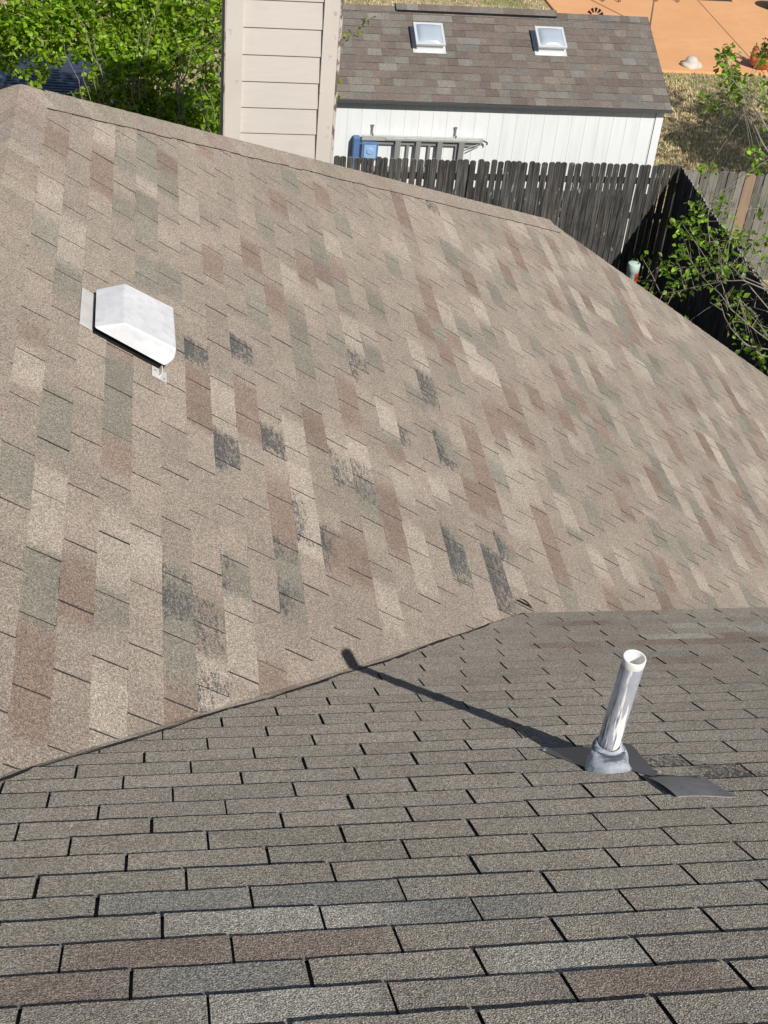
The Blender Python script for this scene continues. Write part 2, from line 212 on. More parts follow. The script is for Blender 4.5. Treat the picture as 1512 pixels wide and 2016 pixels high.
# ------------------------------------------------------------------ shingles
def clip_poly(poly,hp):
    for a,b,c in hp:
        out=[]
        for i in range(len(poly)):
            p,q=poly[i],poly[(i+1)%len(poly)]
            dp=a*p[0]+b*p[1]+c; dq=a*q[0]+b*q[1]+c
            if dp>=0: out.append(p)
            if (dp>=0)!=(dq>=0):
                t=dp/(dp-dq); out.append((p[0]+(q[0]-p[0])*t,p[1]+(q[1]-p[1])*t))
        poly=out
        if len(poly)<3: return []
    return poly
def shingle_row(mb,O,Ud,Vd,N,r,v0,off,ulo,uhi,hp,colfn,gap=.008,th=.0052,top=.0012,nseg=7,jit=.0016):
    DK=(.05,.045,.042,0)
    k0=math.floor(ulo/W-off)-1; k1=math.ceil(uhi/W-off)+1
    wob=[U(-jit,jit) for _ in range(4)]
    def P3(u,v,h): return O+Ud*u+Vd*v+N*h
    for k in range(k0,k1):
        g0=gap*U(.65,1.35)/2; g1=gap*U(.65,1.35)/2
        ua=(k+off)*W+g0+U(-.0015,.0015); ub=(k+1+off)*W-g1
        if ub<ulo or ua>uhi: continue
        dv0=U(-jit,jit);dv1=U(-jit,jit); thk=th*U(.8,1.25); sh=U(.955,1.045)
        def butt(u): return v0+E+dv0+(dv1-dv0)*(u-ua)/W+.0012*math.sin(u*37+r*2.3)+.0007*math.sin(u*91+r)
        us=[ua+(ub-ua)*i/nseg for i in range(nseg+1)]
        for i in range(nseg):
            a,b=us[i],us[i+1]
            poly=clip_poly([(a,v0),(b,v0),(b,butt(b)),(a,butt(a))],hp)
            if not poly: continue
            w_=colfn(r,(a+b)/2)[3]
            if w_>0 and len(poly)==4:
                full=w_>.85*.6 and (int(r*7+k)%3>0)
                for j in range(5):
                    ta,tb=j/5,(j+1)/5; cols=[];pts=[]
                    for (u,t) in ((a,ta),(b,ta),(b,tb),(a,tb)):
                        v=v0+(butt(u)-v0)*t; c=colfn(r,u); wv_=c[3]*((1-.35*t) if full else max(0,1.1-1.25*t))
                        cols.append((c[0]*sh,c[1]*sh,c[2]*sh,wv_)); pts.append(P3(u,v,top+(thk-top)*t))
                    mb.quad(pts,cols)
                mb.quad([P3(a,butt(a),thk),P3(b,butt(b),thk),P3(b,butt(b),-.003),P3(a,butt(a),-.003)],DK)
                continue
            cols=[];pts=[]
            for (u,v) in poly:
                c=colfn(r,u); cols.append((c[0]*sh,c[1]*sh,c[2]*sh,c[3])); t=(v-v0)/E
                pts.append(P3(u,v,top+(thk-top)*t))
            mb.quad(pts,cols)
            ins=all(h[0]*u+h[1]*v+h[2]>=0 for h in hp for (u,v) in ((a,butt(a)),(b,butt(b))))
            if ins: mb.quad([P3(a,butt(a),thk),P3(b,butt(b),thk),P3(b,butt(b),-.003),P3(a,butt(a),-.003)],DK)
        for u in (ua,ub):
            if all(h[0]*u+h[1]*v+h[2]>=0 for h in hp for v in (v0,v0+E)):
                mb.quad([P3(u,v0,top),P3(u,v0+E,thk),P3(u,v0+E,-.003),P3(u,v0,-.003)],DK)
def block_colors(seed,pal,weights,over,length=.29,soft=.03,wear={},quiet=False):
    rg=random.Random(seed); rows={}
    def row(r):
        if r in rows: return rows[r]
        q=random.Random(seed*1000+r); L=[]; u=-4.0+q.uniform(0,.3)
        while u<14:
            w=length*q.choice((1,1,1,.75,1.3,2))
            c=q.choices(pal,weights)[0]
            if quiet and -1<=r<=19 and u<8.2 and q.random()<(.80 if u<5.6 else .45): c=pal[q.randrange(5)]
            L.append((u,c)); u+=w
        for (rr,uc,c) in over:
            if rr==r:
                a,b=uc-.15,uc+.15
                # colour in force after b
                cb=[x for x in L if x[0]<=b][-1][1]
                L=[x for x in L if not(a<=x[0]<=b)]+[(a,c),(b,cb)]; L.sort(key=lambda x:x[0])
        softs=[q.choice((.008,.03,.07,.1)) for _ in L]
        rows[r]=(L,softs); return rows[r]
    import bisect
    def fn(r,u):
        L,S=row(r); i=bisect.bisect([x[0] for x in L],u)-1; i=max(0,i); c=L[i][1]
        if i>0 and u-L[i][0]<S[i]: 
            t=ss(0,1,.5+.5*(u-L[i][0])/S[i]); p=L[i-1][1]; c=tuple(p[j]+(c[j]-p[j])*t for j in range(3))
        elif i<len(L)-1 and L[i+1][0]-u<S[i+1]:
            t=ss(0,1,.5+.5*(L[i+1][0]-u)/S[i+1]); p=L[i+1][1]; c=tuple(p[j]+(c[j]-p[j])*t for j in range(3))
        w=0
        for (uc,a) in wear.get(r,()): w=max(w,a*(1-ss(.05,.16,abs(u-uc))))
        return (c[0],c[1],c[2],w)
    return fn
def jitc(c,a=.05,n=5): return [tuple(x*(1+d) for x in c) for d in [a*(i-(n-1)/2)/((n-1)/2) for i in range(n)]]
BASE=(.248,.212,.177); RUST=(.202,.156,.127); SAGE=(.197,.183,.152); CREAM=(.310,.270,.226)
palB=jitc(BASE,.07)+jitc(RUST,.1,3)+jitc(SAGE,.1,3)+jitc(CREAM,.08,3); wB=[12]*5+[2.6]*3+[2.6]*3+[3]*3
wear={}
for r,u,a in BW: wear.setdefault(r,[]).append((u,a*.92))
for r,u,a in ((6,3.2,.6),(6,3.1,.6),(13,5.12,.6),(12,5.0,.65),(10,4.45,.65)): wear.setdefault(r,[]).append((u,a))
over=[(r,u,RUST) for r,u in BR]+[(r,u,SAGE) for r,u in BS]+[(r,u,CREAM) for r,u in BC]
colB=block_colors(3,palB,wB,over,wear=wear,quiet=True)
ABASE=(.306,.278,.238); ARUST=(.250,.205,.175); ALIGHT=(.36,.345,.305); ADARK=(.25,.245,.222)
palA=jitc(ABASE,.06)+[ARUST,ALIGHT,ADARK]
overA=[(r,u,ARUST) for r,u in AR]+[(r,u,ALIGHT) for r,u in AL]+[(r,u,ADARK) for r,u in AD]
wA={11:[(1.35,.75),(1.40,.6)],10:[(1.47,.8),(1.53,.7),(1.41,.5)]}
colA_=block_colors(9,jitc(ABASE,.05),[1]*5,overA,wear=wA)
colA2=block_colors(11,palA,[4]*5+[4,6,4],overA)
def colA(r,u): return colA2(r,u) if (r>=25 and u>1.7) else colA_(r,u)
house=empty('house',(0,8,0),'sprawling house whose tan and grey shingle roof slopes fill the foreground','house')
# slope B, falling to the right
OB=Vector((0,0,HB)); UB=Vector((0,1,0)); VB=Vector((cP,0,-sP)); NB=Vector((sP,0,cP))
def hipy(x): return PEAKY+(x-RIDX)
mb=MB()
vmax=6.3/cP
nrows=int((vmax+.64)/E)+1
for r in range(-2,nrows):
    v0=-.64+r*E
    off=-(-13.735-.4115*(r-1)); off-=math.floor(off)
    if r<1: off=off+.01
    X=v0*cP
    hp=[(-1,cP,PEAKY-RIDX+.0),(-1,0,ENDY),(0,1,.80)]
    if X<1.95: hp.append((1,-cP,-2.75)); ulo=max(2,X+2.6)
    else: ulo=2.2
    if X<RIDX: ulo=2.3
    uhi=min(ENDY,hipy(X+.12))+.01
    shingle_row(mb,OB,UB,VB,NB,r,v0,off,ulo if X>-.7 else 2.3,uhi,hp,colB,gap=.0062,th=.0042,jit=.0022)
roofB=mb.build('roof',M_shB,house); roofB['label']='sunlit tan slope with rust, sage and cream blended shingles and worn dark patches'
def slab(mb,pts,n,t0,t1):
    a=[Vector(p)-n*t0 for p in pts]; b=[Vector(p)-n*t1 for p in pts]; N_=len(pts)
    mb.quad(a); mb.quad(b[::-1])
    for i in range(N_): j=(i+1)%N_; mb.quad([a[i],b[i],b[j],a[j]])
def zB(x): return HB-tP*x
def zA(y): return HA-tP*y
mb=MB(); slab(mb,[(RIDX,2.3,zB(RIDX)),(6.3,2.3,zB(6.3)),(6.3,ENDY,zB(6.3)),(3.36,ENDY,zB(3.36)),(RIDX,PEAKY,zB(RIDX))],NB,.004,.02)
mb.build('roof_underlay',M_under,roofB)
# hip end slope (beyond the hip) and the far side slope, seen only from other positions
def plain_slope(pts,n,name,lab,u,v,colfn=colB):
    mb=MB(); slab(mb,pts,n,-.001,.02); 
    for i in range(len(mb.c)): mb.c[i]=(*BASE,0)
    o=mb.build(name,M_shB,house); o['label']=lab; return o
XL=2*RIDX-3.36
NC=Vector((0,sP,cP)); ND=Vector((-sP,0,cP)); zr=zB(RIDX); ze=zB(3.36)
plain_slope([(RIDX,PEAKY,zr),(3.36,ENDY,ze),(XL,ENDY,ze)],NC,'roof','hip end slope falling away behind the hip',None,None)
XL2=2*RIDX-6.3
plain_slope([(RIDX,2.3,zr),(RIDX,PEAKY,zr),(XL,ENDY,ze),(XL2,ENDY,zB(6.3)),(XL2,2.3,zB(6.3))],ND,'roof','slope falling to the left beyond the ridge',None,None)
# caps along hip and ridge
def caps(p0,p1,nl,nr,name,parent,seed,width=.15,exp=.127):
    q=random.Random(seed); p0=Vector(p0);p1=Vector(p1); d=(p1-p0); L=d.length; d.normalize()
    ll=nl.cross(d).normalized(); rr=nr.cross(d).normalized()
    up=((nl+nr)/2).normalized()
    if ll.z>0: ll=-ll
    if rr.z>0: rr=-rr
    mb=MB(); n=int(L/exp)
    for i in range(n+1):
        a=p0+d*(i*exp); b=p0+d*min(L+.01,(i+1)*exp+.004); h0,h1=.0085,.0105
        c=q.choices([BASE,RUST,SAGE,CREAM,tuple(x*.9 for x in BASE)],[6,.9,.7,1.0,5])[0]; c=tuple((x*.4+y*.6)*q.uniform(.97,1.03) for x,y in zip(c,BASE))+(0,)
        wl=width+q.uniform(-.006,.006)
        for side,nn in ((ll,nl),(rr,nr)):
            A=[a+up*(h0+.004),a+side*.03+nn*h0,a+side*wl+nn*h0]; B=[b+up*(h1+.004),b+side*.03+nn*h1,b+side*(wl+.002)+nn*h1]
            for j in range(2): mb.quad([A[j],A[j+1],B[j+1],B[j]],c)
            for j in range(2): mb.quad([B[j],B[j+1],B[j+1]-nn*.003,B[j]-nn*.003],c)
            mb.quad([A[2],B[2],B[2]-nn*h1,A[2]-nn*h0],(.045,.04,.038,0))
    return mb.build(name,M_shB,parent)
caps((RIDX,PEAKY,zr),(3.36,ENDY,ze),NB,NC,'hip_cap',roofB,5)
caps((RIDX,PEAKY,zr),(XL,ENDY,ze),ND,NC,'hip_cap',roofB,6)
caps((RIDX,PEAKY,zr),(RIDX,2.3,zr),NB,ND,'ridge_cap',roofB,8)
# slope A, falling away from the camera
OA=Vector((0,0,HA))+Vector((0,sP,cP))*.006; UA=Vector((1,0,0)); VA=Vector((0,cP,-sP)); NA=Vector((0,sP,cP))
XC=(HA-HB)/tP   # valley: X = Y - XC
mb=MB(); q=random.Random(21)
def vwob(v): return .016*math.sin(v*3.1+1)+.011*math.sin(v*11.3)+.006*math.sin(v*29)
def vc(y):
    return 2.972+.012*ss(2.3,3.9,y)+.058*ss(3.9,4.75,y)
edge=[]
for r in range(-20,32):
    v0=1.525+r*E; v1=v0+E; off=.216-.4155*r; off-=math.floor(off)
    y0,y1=v0*cP,v1*cP
    if y0>2.32:
        xa=y0-vc(y0)+vwob(v0); xb=y1-vc(y1)+vwob(v1)
        # halfplane through (xa,v0),(xb,v1), keep larger u
        a=v1-v0; b=-(xb-xa); c=-(a*xa+b*v0); hp=[(a,b,c)]; ulo=xa-.02
        edge.append((xa,v0)); last=(xb,v1)
    else: hp=[(1,0,3.2)]; ulo=-3.2
    shingle_row(mb,OA,UA,VA,NA,r,v0,off,ulo,4.2,hp,colA,gap=.0068,th=.0052,nseg=6,jit=.0025)
edge.append(last)
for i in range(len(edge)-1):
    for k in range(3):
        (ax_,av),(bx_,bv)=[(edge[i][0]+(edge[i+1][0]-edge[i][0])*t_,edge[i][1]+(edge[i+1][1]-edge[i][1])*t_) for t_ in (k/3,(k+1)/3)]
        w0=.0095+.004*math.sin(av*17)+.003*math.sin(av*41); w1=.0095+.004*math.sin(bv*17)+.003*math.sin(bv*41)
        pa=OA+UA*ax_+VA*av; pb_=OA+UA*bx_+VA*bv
        mb.quad([pa+NA*.0052-UA*.004,pb_+NA*.0052-UA*.004,pb_+NA*.0056+UA*w1,pa+NA*.0056+UA*w0],(.028,.026,.025,0))  # dark strip on the cut asphalt edge, painted as its shadow line
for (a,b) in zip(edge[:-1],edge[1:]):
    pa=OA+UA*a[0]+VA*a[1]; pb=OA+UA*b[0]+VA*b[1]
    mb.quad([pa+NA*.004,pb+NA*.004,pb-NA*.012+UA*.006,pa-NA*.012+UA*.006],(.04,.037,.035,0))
mv=MB(); y=2.34
while y<4.62:
    y2=y+.03
    def vp_(yy,t): 
        x0=yy-XC-.012; x1=yy-vc(yy)+.03; x=x0+(x1-x0)*t; lift=.0052*(1-t)+.0025*math.sin(math.pi*t)
        return Vector((x,yy,zA(yy)))+NA*(.0015+lift)
    for k in range(4):
        t0,t1=k/4,(k+1)/4
        c0=colB(int((y/cP*0+(y-XC)/cP+.64)//E),y); c0=(c0[0],c0[1],c0[2],0)
        mv.quad([vp_(y,t0),vp_(y,t1),vp_(y2,t1),vp_(y2,t0)],c0)
    y=y2
mv.build('valley_weave',M_shB,roofB)
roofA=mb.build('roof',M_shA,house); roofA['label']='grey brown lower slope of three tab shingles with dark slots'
mb=MB(); vE=1.525+32*E; yE=vE*cP
slab(mb,[(-3.2,-1.0,zA(-1)),(4.2,-1.0,zA(-1)),(4.2,yE,zA(yE)),(yE-XC+.01,yE,zA(yE)),(2.32-XC,2.32,zA(2.32)),(-3.2,2.32,zA(2.32))],NA,-.0035,.016)
mb.build('roof_underlay',M_under,roofA)
NA2=Vector((0,-sP,cP)); mb=MB(); slab(mb,[(-3.2,-1,zA(-1)),(4.2,-1,zA(-1)),(4.2,-6,zA(-1)-5*tP),(-3.2,-6,zA(-1)-5*tP)],NA2,0,.02)
mb.c=[(*ABASE,0)]*len(mb.c); o=mb.build('roof',M_shA,house); o['label']='slope behind the camera beyond its ridge'
# fascia, walls
mb=MB()
for s in (1,):
    mb.box((1.66,yE-.025,zA(yE)-.16),(4.2,yE-.005,zA(yE)-.022))
mb.build('fascia',M_trimbrown,house)
mb=MB(); z0=zB(3.36)
for (xa,xb) in ((3.37,6.29),): # rake board under the edge at Y=ENDY
    mb.quad([(xa,ENDY-.003,zB(xa)-.024),(xb,ENDY-.003,zB(xb)-.024),(xb,ENDY-.003,zB(xb)-.16),(xa,ENDY-.003,zB(xa)-.16)])
    mb.quad([(xa,ENDY-.03,zB(xa)-.024),(xb,ENDY-.03,zB(xb)-.024),(xb,ENDY-.03,zB(xb)-.16),(xa,ENDY-.03,zB(xa)-.16)])
    mb.quad([(xa,ENDY-.003,zB(xa)-.16),(xb,ENDY-.003,zB(xb)-.16),(xb,ENDY-.03,zB(xb)-.16),(xa,ENDY-.03,zB(xa)-.16)])
mb.box((6.302,2.3,zB(6.3)-.16),(6.32,ENDY,zB(6.3)-.01)); mb.box((XL,ENDY+.002,ze-.17),(3.36,ENDY+.02,ze-.03))
mb.build('fascia',M_trimbrown,house)
mb=MB(); t=.1
prof=[(5.9,zB(5.9)-t),(3.36,ze-t),(XL,ze-t),(2*RIDX-5.9,zB(5.9)-t)]
yw=10.6
mb.quad([(5.9,yw,0)]+[(x,yw,z) for x,z in prof]+[(2*RIDX-5.9,yw,0)])
mb.quad([(5.9,2.3,0),(5.9,yw,0),(5.9,yw,zB(5.9)-t),(5.9,2.3,zB(5.9)-t)]); x=2*RIDX-5.9
mb.quad([(x,2.3,0),(x,yw,0),(x,yw,zB(5.9)-t),(x,2.3,zB(5.9)-t)])
mb.quad([(4.0,yw-6.3,0),(-3,yw-6.3,0),(-3,yw-6.3,zA(4.3)-t),(4.0,yw-6.3,zA(4.3)-t)])
mb.quad([(4.0,-5.6,0),(4.0,4.3,0),(4.0,4.3,zA(4.3)-t),(4.0,-1,zA(-1)-t),(4.0,-5.6,zA(-1)-4.6*tP-t)])
mb.quad([(-3.0,-5.6,0),(-3.0,4.3,0),(-3.0,4.3,zA(4.3)-t),(-3.0,-1,zA(-1)-t),(-3.0,-5.6,zA(-1)-4.6*tP-t)])
mb.quad([(-3.0,-5.6,0),(4.0,-5.6,0),(4.0,-5.6,zA(-1)-4.6*tP-t),(-3.0,-5.6,zA(-1)-4.6*tP-t)])
mb.build('wall',M_wall,house)
# chimney
cx0,cx1,cy0,cy1,cz0,cz1=.525,1.372,10.6,11.25,3.9,6.72
mb=MB(); mb.box((cx0+.03,cy0+.03,cz0),(cx1-.03,cy1-.03,cz1))
lz=5.11
while lz<cz1:
    z1=lz+.2075
    mb.quad([(cx0+.02,cy0+.004,lz),(cx1-.02,cy0+.004,lz),(cx1-.02,cy0+.018,z1),(cx0+.02,cy0+.018,z1)])
    mb.quad([(cx0+.02,cy0+.004,lz),(cx1-.02,cy0+.004,lz),(cx1-.02,cy0+.03,lz-.001),(cx0+.02,cy0+.03,lz-.001)])
    mb.quad([(cx0+.004,cy0+.02,lz),(cx0+.004,cy1-.02,lz),(cx0+.018,cy1-.02,z1),(cx0+.018,cy0+.02,z1)])
    mb.quad([(cx1-.004,cy0+.02,lz),(cx1-.004,cy1-.02,lz),(cx1-.018,cy1-.02,z1),(cx1-.018,cy0+.02,z1)])
    lz=z1
chim=mb.build('chimney',M_chim,house)
for lo,hi,m_ in (((cx0-.012,cy0-.012,cz0),(cx0+.118,cy0+.012,cz1),M_chimtrim),((cx1-.13,cy0-.012,cz0),(cx1-.012,cy0+.012,cz1),M_chimtrim),((cx0-.012,cy1-.012,cz0),(cx0+.118,cy1+.012,cz1),M_chimtrim),((cx1-.13,cy1-.012,cz0),(cx1+.012,cy1+.012,cz1),M_chimtrim),((cx1-.0115,cy0-.011,cz0),(cx1+.012,cy0+.1,cz1),M_peel),((cx0-.02,cy0-.010,cz0),(cx0-.0125,cy0+.1,cz1),M_peel)):
    mb=MB(); mb.box(lo,hi); mb.build('corner_trim',m_,chim,bevel=.003)
mb=MB(); mb.box((cx0-.08,cy0-.08,cz1),(cx1+.08,cy1+.08,cz1+.06)); mb.box((cx0+.2,cy0+.2,cz1+.06),(cx1-.2,cy1-.2,cz1+.35)); mb.build('chimney_cap',M_steel,chim)
# ------------------------------------------------------------------ roof vent on slope B
def Bp(v,y,h): return OB+VB*v+UB*y+NB*h
mb=MB(); G=[]
for i in range(7):
    a=i/6; y=4.755+.022*math.sin(math.pi*a); v=1.90+.13*a
    h=.014*math.sin(math.pi*a)**.8
    G.append((Bp(v,y,.004+h),Bp(v,y+.05,.0045+h*.35),Bp(v,y+.09,.004)))
for i in range(6):
    c_=(*BASE,0)
    for k in range(2): mb.quad([G[i][k],G[i+1][k],G[i+1][k+1],G[i][k+1]],c_)
o=mb.build('lifted_tab',M_shB,roofB); o['label']='curled up shingle corner with a dark gap beneath'
mb=MB(); mb.quad([Bp(1.91,4.757,.0052),Bp(2.02,4.757,.0052),Bp(2.0,4.775,.0052),Bp(1.94,4.775,.0052)]); mb.build('gap',M_black,roofB)
vt=empty('roof_vent',Bp(-.17,5.2,0),'white painted metal box vent standing on the tan roof slope','vent')
K={'a':(-.336,5.035,.045),'b':(-.003,5.039,.045),'c':(-.247,5.040,.125),'d':(.0,5.064,.125),'e':(-.249,5.37,.125),'f':(-.009,5.398,.125),'g':(-.339,5.35,.045),'h':(-.003,5.42,.045)}
V_={k:Bp(*v) for k,v in K.items()}
mb=MB()
mb.quad([V_['c'],V_['d'],V_['f'],V_['e']]); mb.quad([V_['a'],V_['c'],V_['e'],V_['g']])
# rounded near side: split with a middle line
am=Bp(-.318,5.062,.04); bm_=Bp(.018,5.058,.05)
mb.quad([V_['a'],V_['b'],V_['d'],V_['c']]); mb.quad([V_['g'],V_['e'],V_['f'],V_['h']]); 
mb.quad([V_['b'],Bp(.014,5.06,.09),V_['d']]); mb.quad([V_['d'],Bp(.014,5.06,.09),Bp(.010,5.40,.09),V_['f']])
# merge doubles + solidify for rounded sheet metal
hood=mb.build('hood',M_galv,vt)
bm=bmesh.new(); bm.from_mesh(hood.data); bmesh.ops.remove_doubles(bm,verts=bm.verts,dist=.004); bmesh.ops.recalc_face_normals(bm,faces=bm.faces); bm.to_mesh(hood.data); bm.free()
m=hood.modifiers.new('bev','BEVEL'); m.width=.009; m.segments=3; m.limit_method='ANGLE'; m.angle_limit=R(15)
hood.data.polygons.foreach_set('use_smooth',[True]*len(hood.data.polygons))
m=hood.modifiers.new('wn','WEIGHTED_NORMAL')
mb=MB(); 
def bbox(mb,v0,v1,y0,y1,h0,h1):
    P8=[Bp(v,y,h) for h in (h0,h1) for v,y in ((v0,y0),(v1,y0),(v1,y1),(v0,y1))]
    n=len(mb.v); mb.v+=[tuple(p) for p in P8]; mb.c+=[(1,1,1,0)]*8
    for f in ((0,3,2,1),(4,5,6,7),(0,1,5,4),(1,2,6,5),(2,3,7,6),(3,0,4,7)): mb.f.append(tuple(n+i for i in f))
bbox(mb,-.322,.005,5.066,5.34,.002,.043); mb.build('throat',M_black,vt)
mb=MB(); bbox(mb,-.388,-.325,5.075,5.36,.0055,.012)
mb.build('flange',M_flange,vt)
mb=MB(); bbox(mb,-.045,.026,4.985,5.056,.0055,.0085); bbox(mb,-.012,-.006,5.0,5.06,.0085,.03); 
mb.build('mounting_foot',M_flange,vt)
for v,y in ((.012,4.998),(-.03,5.03)): mb=MB(); mb.lathe([(0,.012),(.004,.0118),(.005,.0085)],Bp(v,y,0)+Vector((0,0,0)),10,M=NB.to_track_quat('Z','Y').to_matrix()); mb.build('screw',M_steel,vt,smooth=True)
# ------------------------------------------------------------------ vent pipe on slope A
def Ap(x,s,h=0): return OA+UA*x+VA*s+NA*h
pb=Vector((1.195,2.545,zA(2.545)))
vp=empty('vent_pipe',pb,'upright paint streaked white plastic pipe rising through the grey lower roof slope','pipe')
tipd=Vector((0,0,1))
tipd=Vector((.03,0,1)).normalized(); TQ=tipd.to_track_quat('Z','Y').to_matrix()
mb=MB(); mb.tube([pb-tipd*.05,pb+tipd*.1,pb+tipd*.395],.0302,40,cap=False); mb.build('pipe',M_pvc,vp,smooth=True)
mb=MB(); mb.lathe([(.0302,.375),(.0308,.380),(.0308,.3965),(.0300,.3985),(.0262,.3985),(.0255,.396),(.0255,.05)],pb,40,M=TQ); mb.build('pipe_rim',M_pvcin,vp,smooth=True)
mb=MB(); tilt=NA.to_track_quat('Z','Y').to_matrix()
prof=[]
base=Ap(1.178,3.035-.02,0); base=pb+NA*.0
n=40; rings=[]
bc=Ap(1.176,2.94,.006); tc=pb+Vector((.001,-.006,.083))
lev=[(0,.063,.0),(.06,.060,.0),(.2,.057,.0),(.45,.054,.0),(.65,.050,0),(.76,.047,0),(.80,.044,0),(.83,.046,0),(.87,.040,0),(.90,.0425,0),(.94,.037,0),(.97,.0385,0),(1.0,.0315,0)]
for t_,r__,_ in lev:
    c=bc.lerp(tc,t_); nn=NA.lerp(Vector((0,0,1)),ss(.4,1,t_)).normalized(); Mq=nn.to_track_quat('Z','Y').to_matrix()
    ring=[]
    for k in range(n):
        a=2*math.pi*k/n; rr=r__*(1+.03*math.sin(3*a+t_*9)+.02*math.sin(7*a+t_*23))
        ring.append(c+Mq@Vector((rr*math.cos(a),rr*math.sin(a),0)))
    rings.append(ring)
for i in range(len(rings)-1):
    for k in range(n): mb.quad([rings[i][k],rings[i][(k+1)%n],rings[i+1][(k+1)%n],rings[i+1][k]])
o=mb.build('rubber_boot',M_boot,vp); bm=bmesh.new(); bm.from_mesh(o.data); bmesh.ops.remove_doubles(bm,verts=bm.verts,dist=.0002); bm.to_mesh(o.data); bm.free(); o.data.polygons.foreach_set('use_smooth',[True]*len(o.data.polygons))
mb=MB()
def asheet(mb,L,h,nh=.0012):
    a=[Ap(x,s,h+(e[2] if len(e)>2 else 0)) for e in L for x,s in [e[:2]]]
    mb.quad(a); b=[q_-NA*nh for q_ in a]
    for i in range(len(a)): j=(i+1)%len(a); mb.quad([a[i],b[i],b[j],a[j]])
asheet(mb,[(1.040,3.163),(1.2,3.170),(1.322,3.178),(1.302,3.0),(1.286,2.85),(1.266,2.835),(1.226,2.915),(1.17,2.93),(1.118,2.955),(1.083,3.04)],.0062)
fl=mb.build('flashing',M_flash,vp)
for x,s in ((1.057,3.145),(1.298,2.875)): mb=MB(); mb.lathe([(0,.0030),(.004,.0026),(.0055,0)],Ap(x,s,.0065),12,M=tilt); mb.build('nail',M_nail,fl,smooth=True)
mb=MB(); G=[]
for i in range(7):
    row=[]
    for j in range(7):
        a=i/6;b=j/6
        x=1.262+(1.405-1.262)*a+.012*(1-b)*0; s=2.818-(b)*.182-.015*a
        x=(1.247+.148*a); lift=.0075+.006*(1-a)*math.sin(b*3.1)+.0025*math.sin(a*5)
        row.append(Ap(x+.012*b,s,lift))
    G.append(row)
for i in range(6):
    for j in range(6): mb.quad([G[i][j],G[i+1][j],G[i+1][j+1],G[i][j+1]])
o=mb.build('flashing_tab',M_flap,vp); bm=bmesh.new(); bm.from_mesh(o.data); bmesh.ops.remove_doubles(bm,verts=bm.verts,dist=.0002); bm.to_mesh(o.data); bm.free()
o['label']='loose curled grey sheet lying on the shingles'; m=o.modifiers.new('s','SOLIDIFY'); m.thickness=.002
# ------------------------------------------------------------------ ground
mb=MB(); mb.quad([(-400,-300,0),(400,-300,0),(400,500,0),(-400,500,0)]); lawn=tag(mb.build('lawn',M_lawn),kind='structure')
mb=MB(); mb.quad([(-6,10,.004),(7.28,10,.004),(7.28,18.05,.004),(-6,18.05,.004)]); tag(mb.build('side_yard_shade_soil',M_shadesoil),kind='structure')  # ground sheet with the side yard shade put into its colour
pz=.05
mb=MB(); P0=[(8.62,26.66),(24,26.7),(24,46),(9.5,46),(8.45,31),(8.50,30.0)]
mb.quad([(x,y,pz) for x,y in P0])
for i in range(len(P0)): j=(i+1)%len(P0); mb.quad([(P0[i][0],P0[i][1],pz),(P0[i][0],P0[i][1],0),(P0[j][0],P0[j][1],0),(P0[j][0],P0[j][1],pz)])
patio=tag(mb.build('patio',M_patio),kind='structure')
mb=MB(); mb.quad([(12.085,26.66,pz+.004),(12.1,26.66,pz+.004),(12.07,46,pz+.004),(12.055,46,pz+.004)]); mb.quad([(8.5,33.0,pz+.004),(24,33.1,pz+.004),(24,33.115,pz+.004),(8.5,33.015,pz+.004)])
mb.build('control_joint',M_joint,patio)
mb=MB(); q=random.Random(4)
def lawncol(x,y):
    n=noise.noise(Vector((x*.8,y*.8,0))); n2=noise.noise(Vector((x*5,y*5,3)))
    g=ss(.0,.5,n+.25*n2); 
    if abs(y-26.4)<.25: g=max(g,.8)
    d=(.70,.57,.33); gr=(.19,.235,.06)
    k=q.uniform(.55,1.35); return tuple((d[i]+(gr[i]-d[i])*g*q.uniform(.5,1))*k for i in range(3))+(0,)
def blades(n,x0,x1,y0,y1):
    for _ in range(n):
        x=q.uniform(x0,x1);y=q.uniform(y0,y1)
        if noise.noise(Vector((x*2.2,y*2.2,9)))<-.25 and q.random()<.6: continue
        a=q.uniform(0,6.28);l=q.uniform(.03,.075);w=q.uniform(.006,.012); dx,dy=math.cos(a),math.sin(a); lean=q.uniform(.2,1.2)*l
        mb.quad([(x-dy*w,y+dx*w,0),(x+dy*w,y-dx*w,0),(x+dx*lean,y+dy*lean,l)],lawncol(x,y))
blades(42000,7.4,12.5,18.3,26.62); blades(14000,1.5,8.4,24.5,31.5); blades(5000,-4,1.5,22,32)
tag(mb.build('grass',M_blade),'short dry straw coloured grass with green patches','grass',kind='stuff')
# ------------------------------------------------------------------ fences
def picket(mb,org,ax,nx,w,h,th,col,q,lean=0):
    """org at base centre, ax along the fence, nx thickness direction"""
    hw=w/2; c=hw*.55
    prof=[(-hw,0),(hw,0),(hw,h-c),(hw*.75,h-c*.35),(hw*.35,h),(-hw*.35,h),(-hw*.75,h-c*.35),(-hw,h-c)]
    f=[org+ax*(x+lean*z)+Vector((0,0,z)) for x,z in prof]; b=[p+nx*th for p in f]; n=len(mb.v)
    mb.v+=[tuple(p) for p in f+b]; mb.c+=[col]*16
    mb.f.append(tuple(range(n,n+8))); mb.f.append(tuple(range(n+15,n+7,-1)))
    for i in range(8):
        j=(i+1)%8
        if 2<=i<=6: mb.quad([f[i],b[i],b[j],f[j]],(.34,.33,.31,0))  # top edges coloured pale so they read as sunlit
        else: mb.f.append((n+i,n+8+i,n+8+j,n+j))
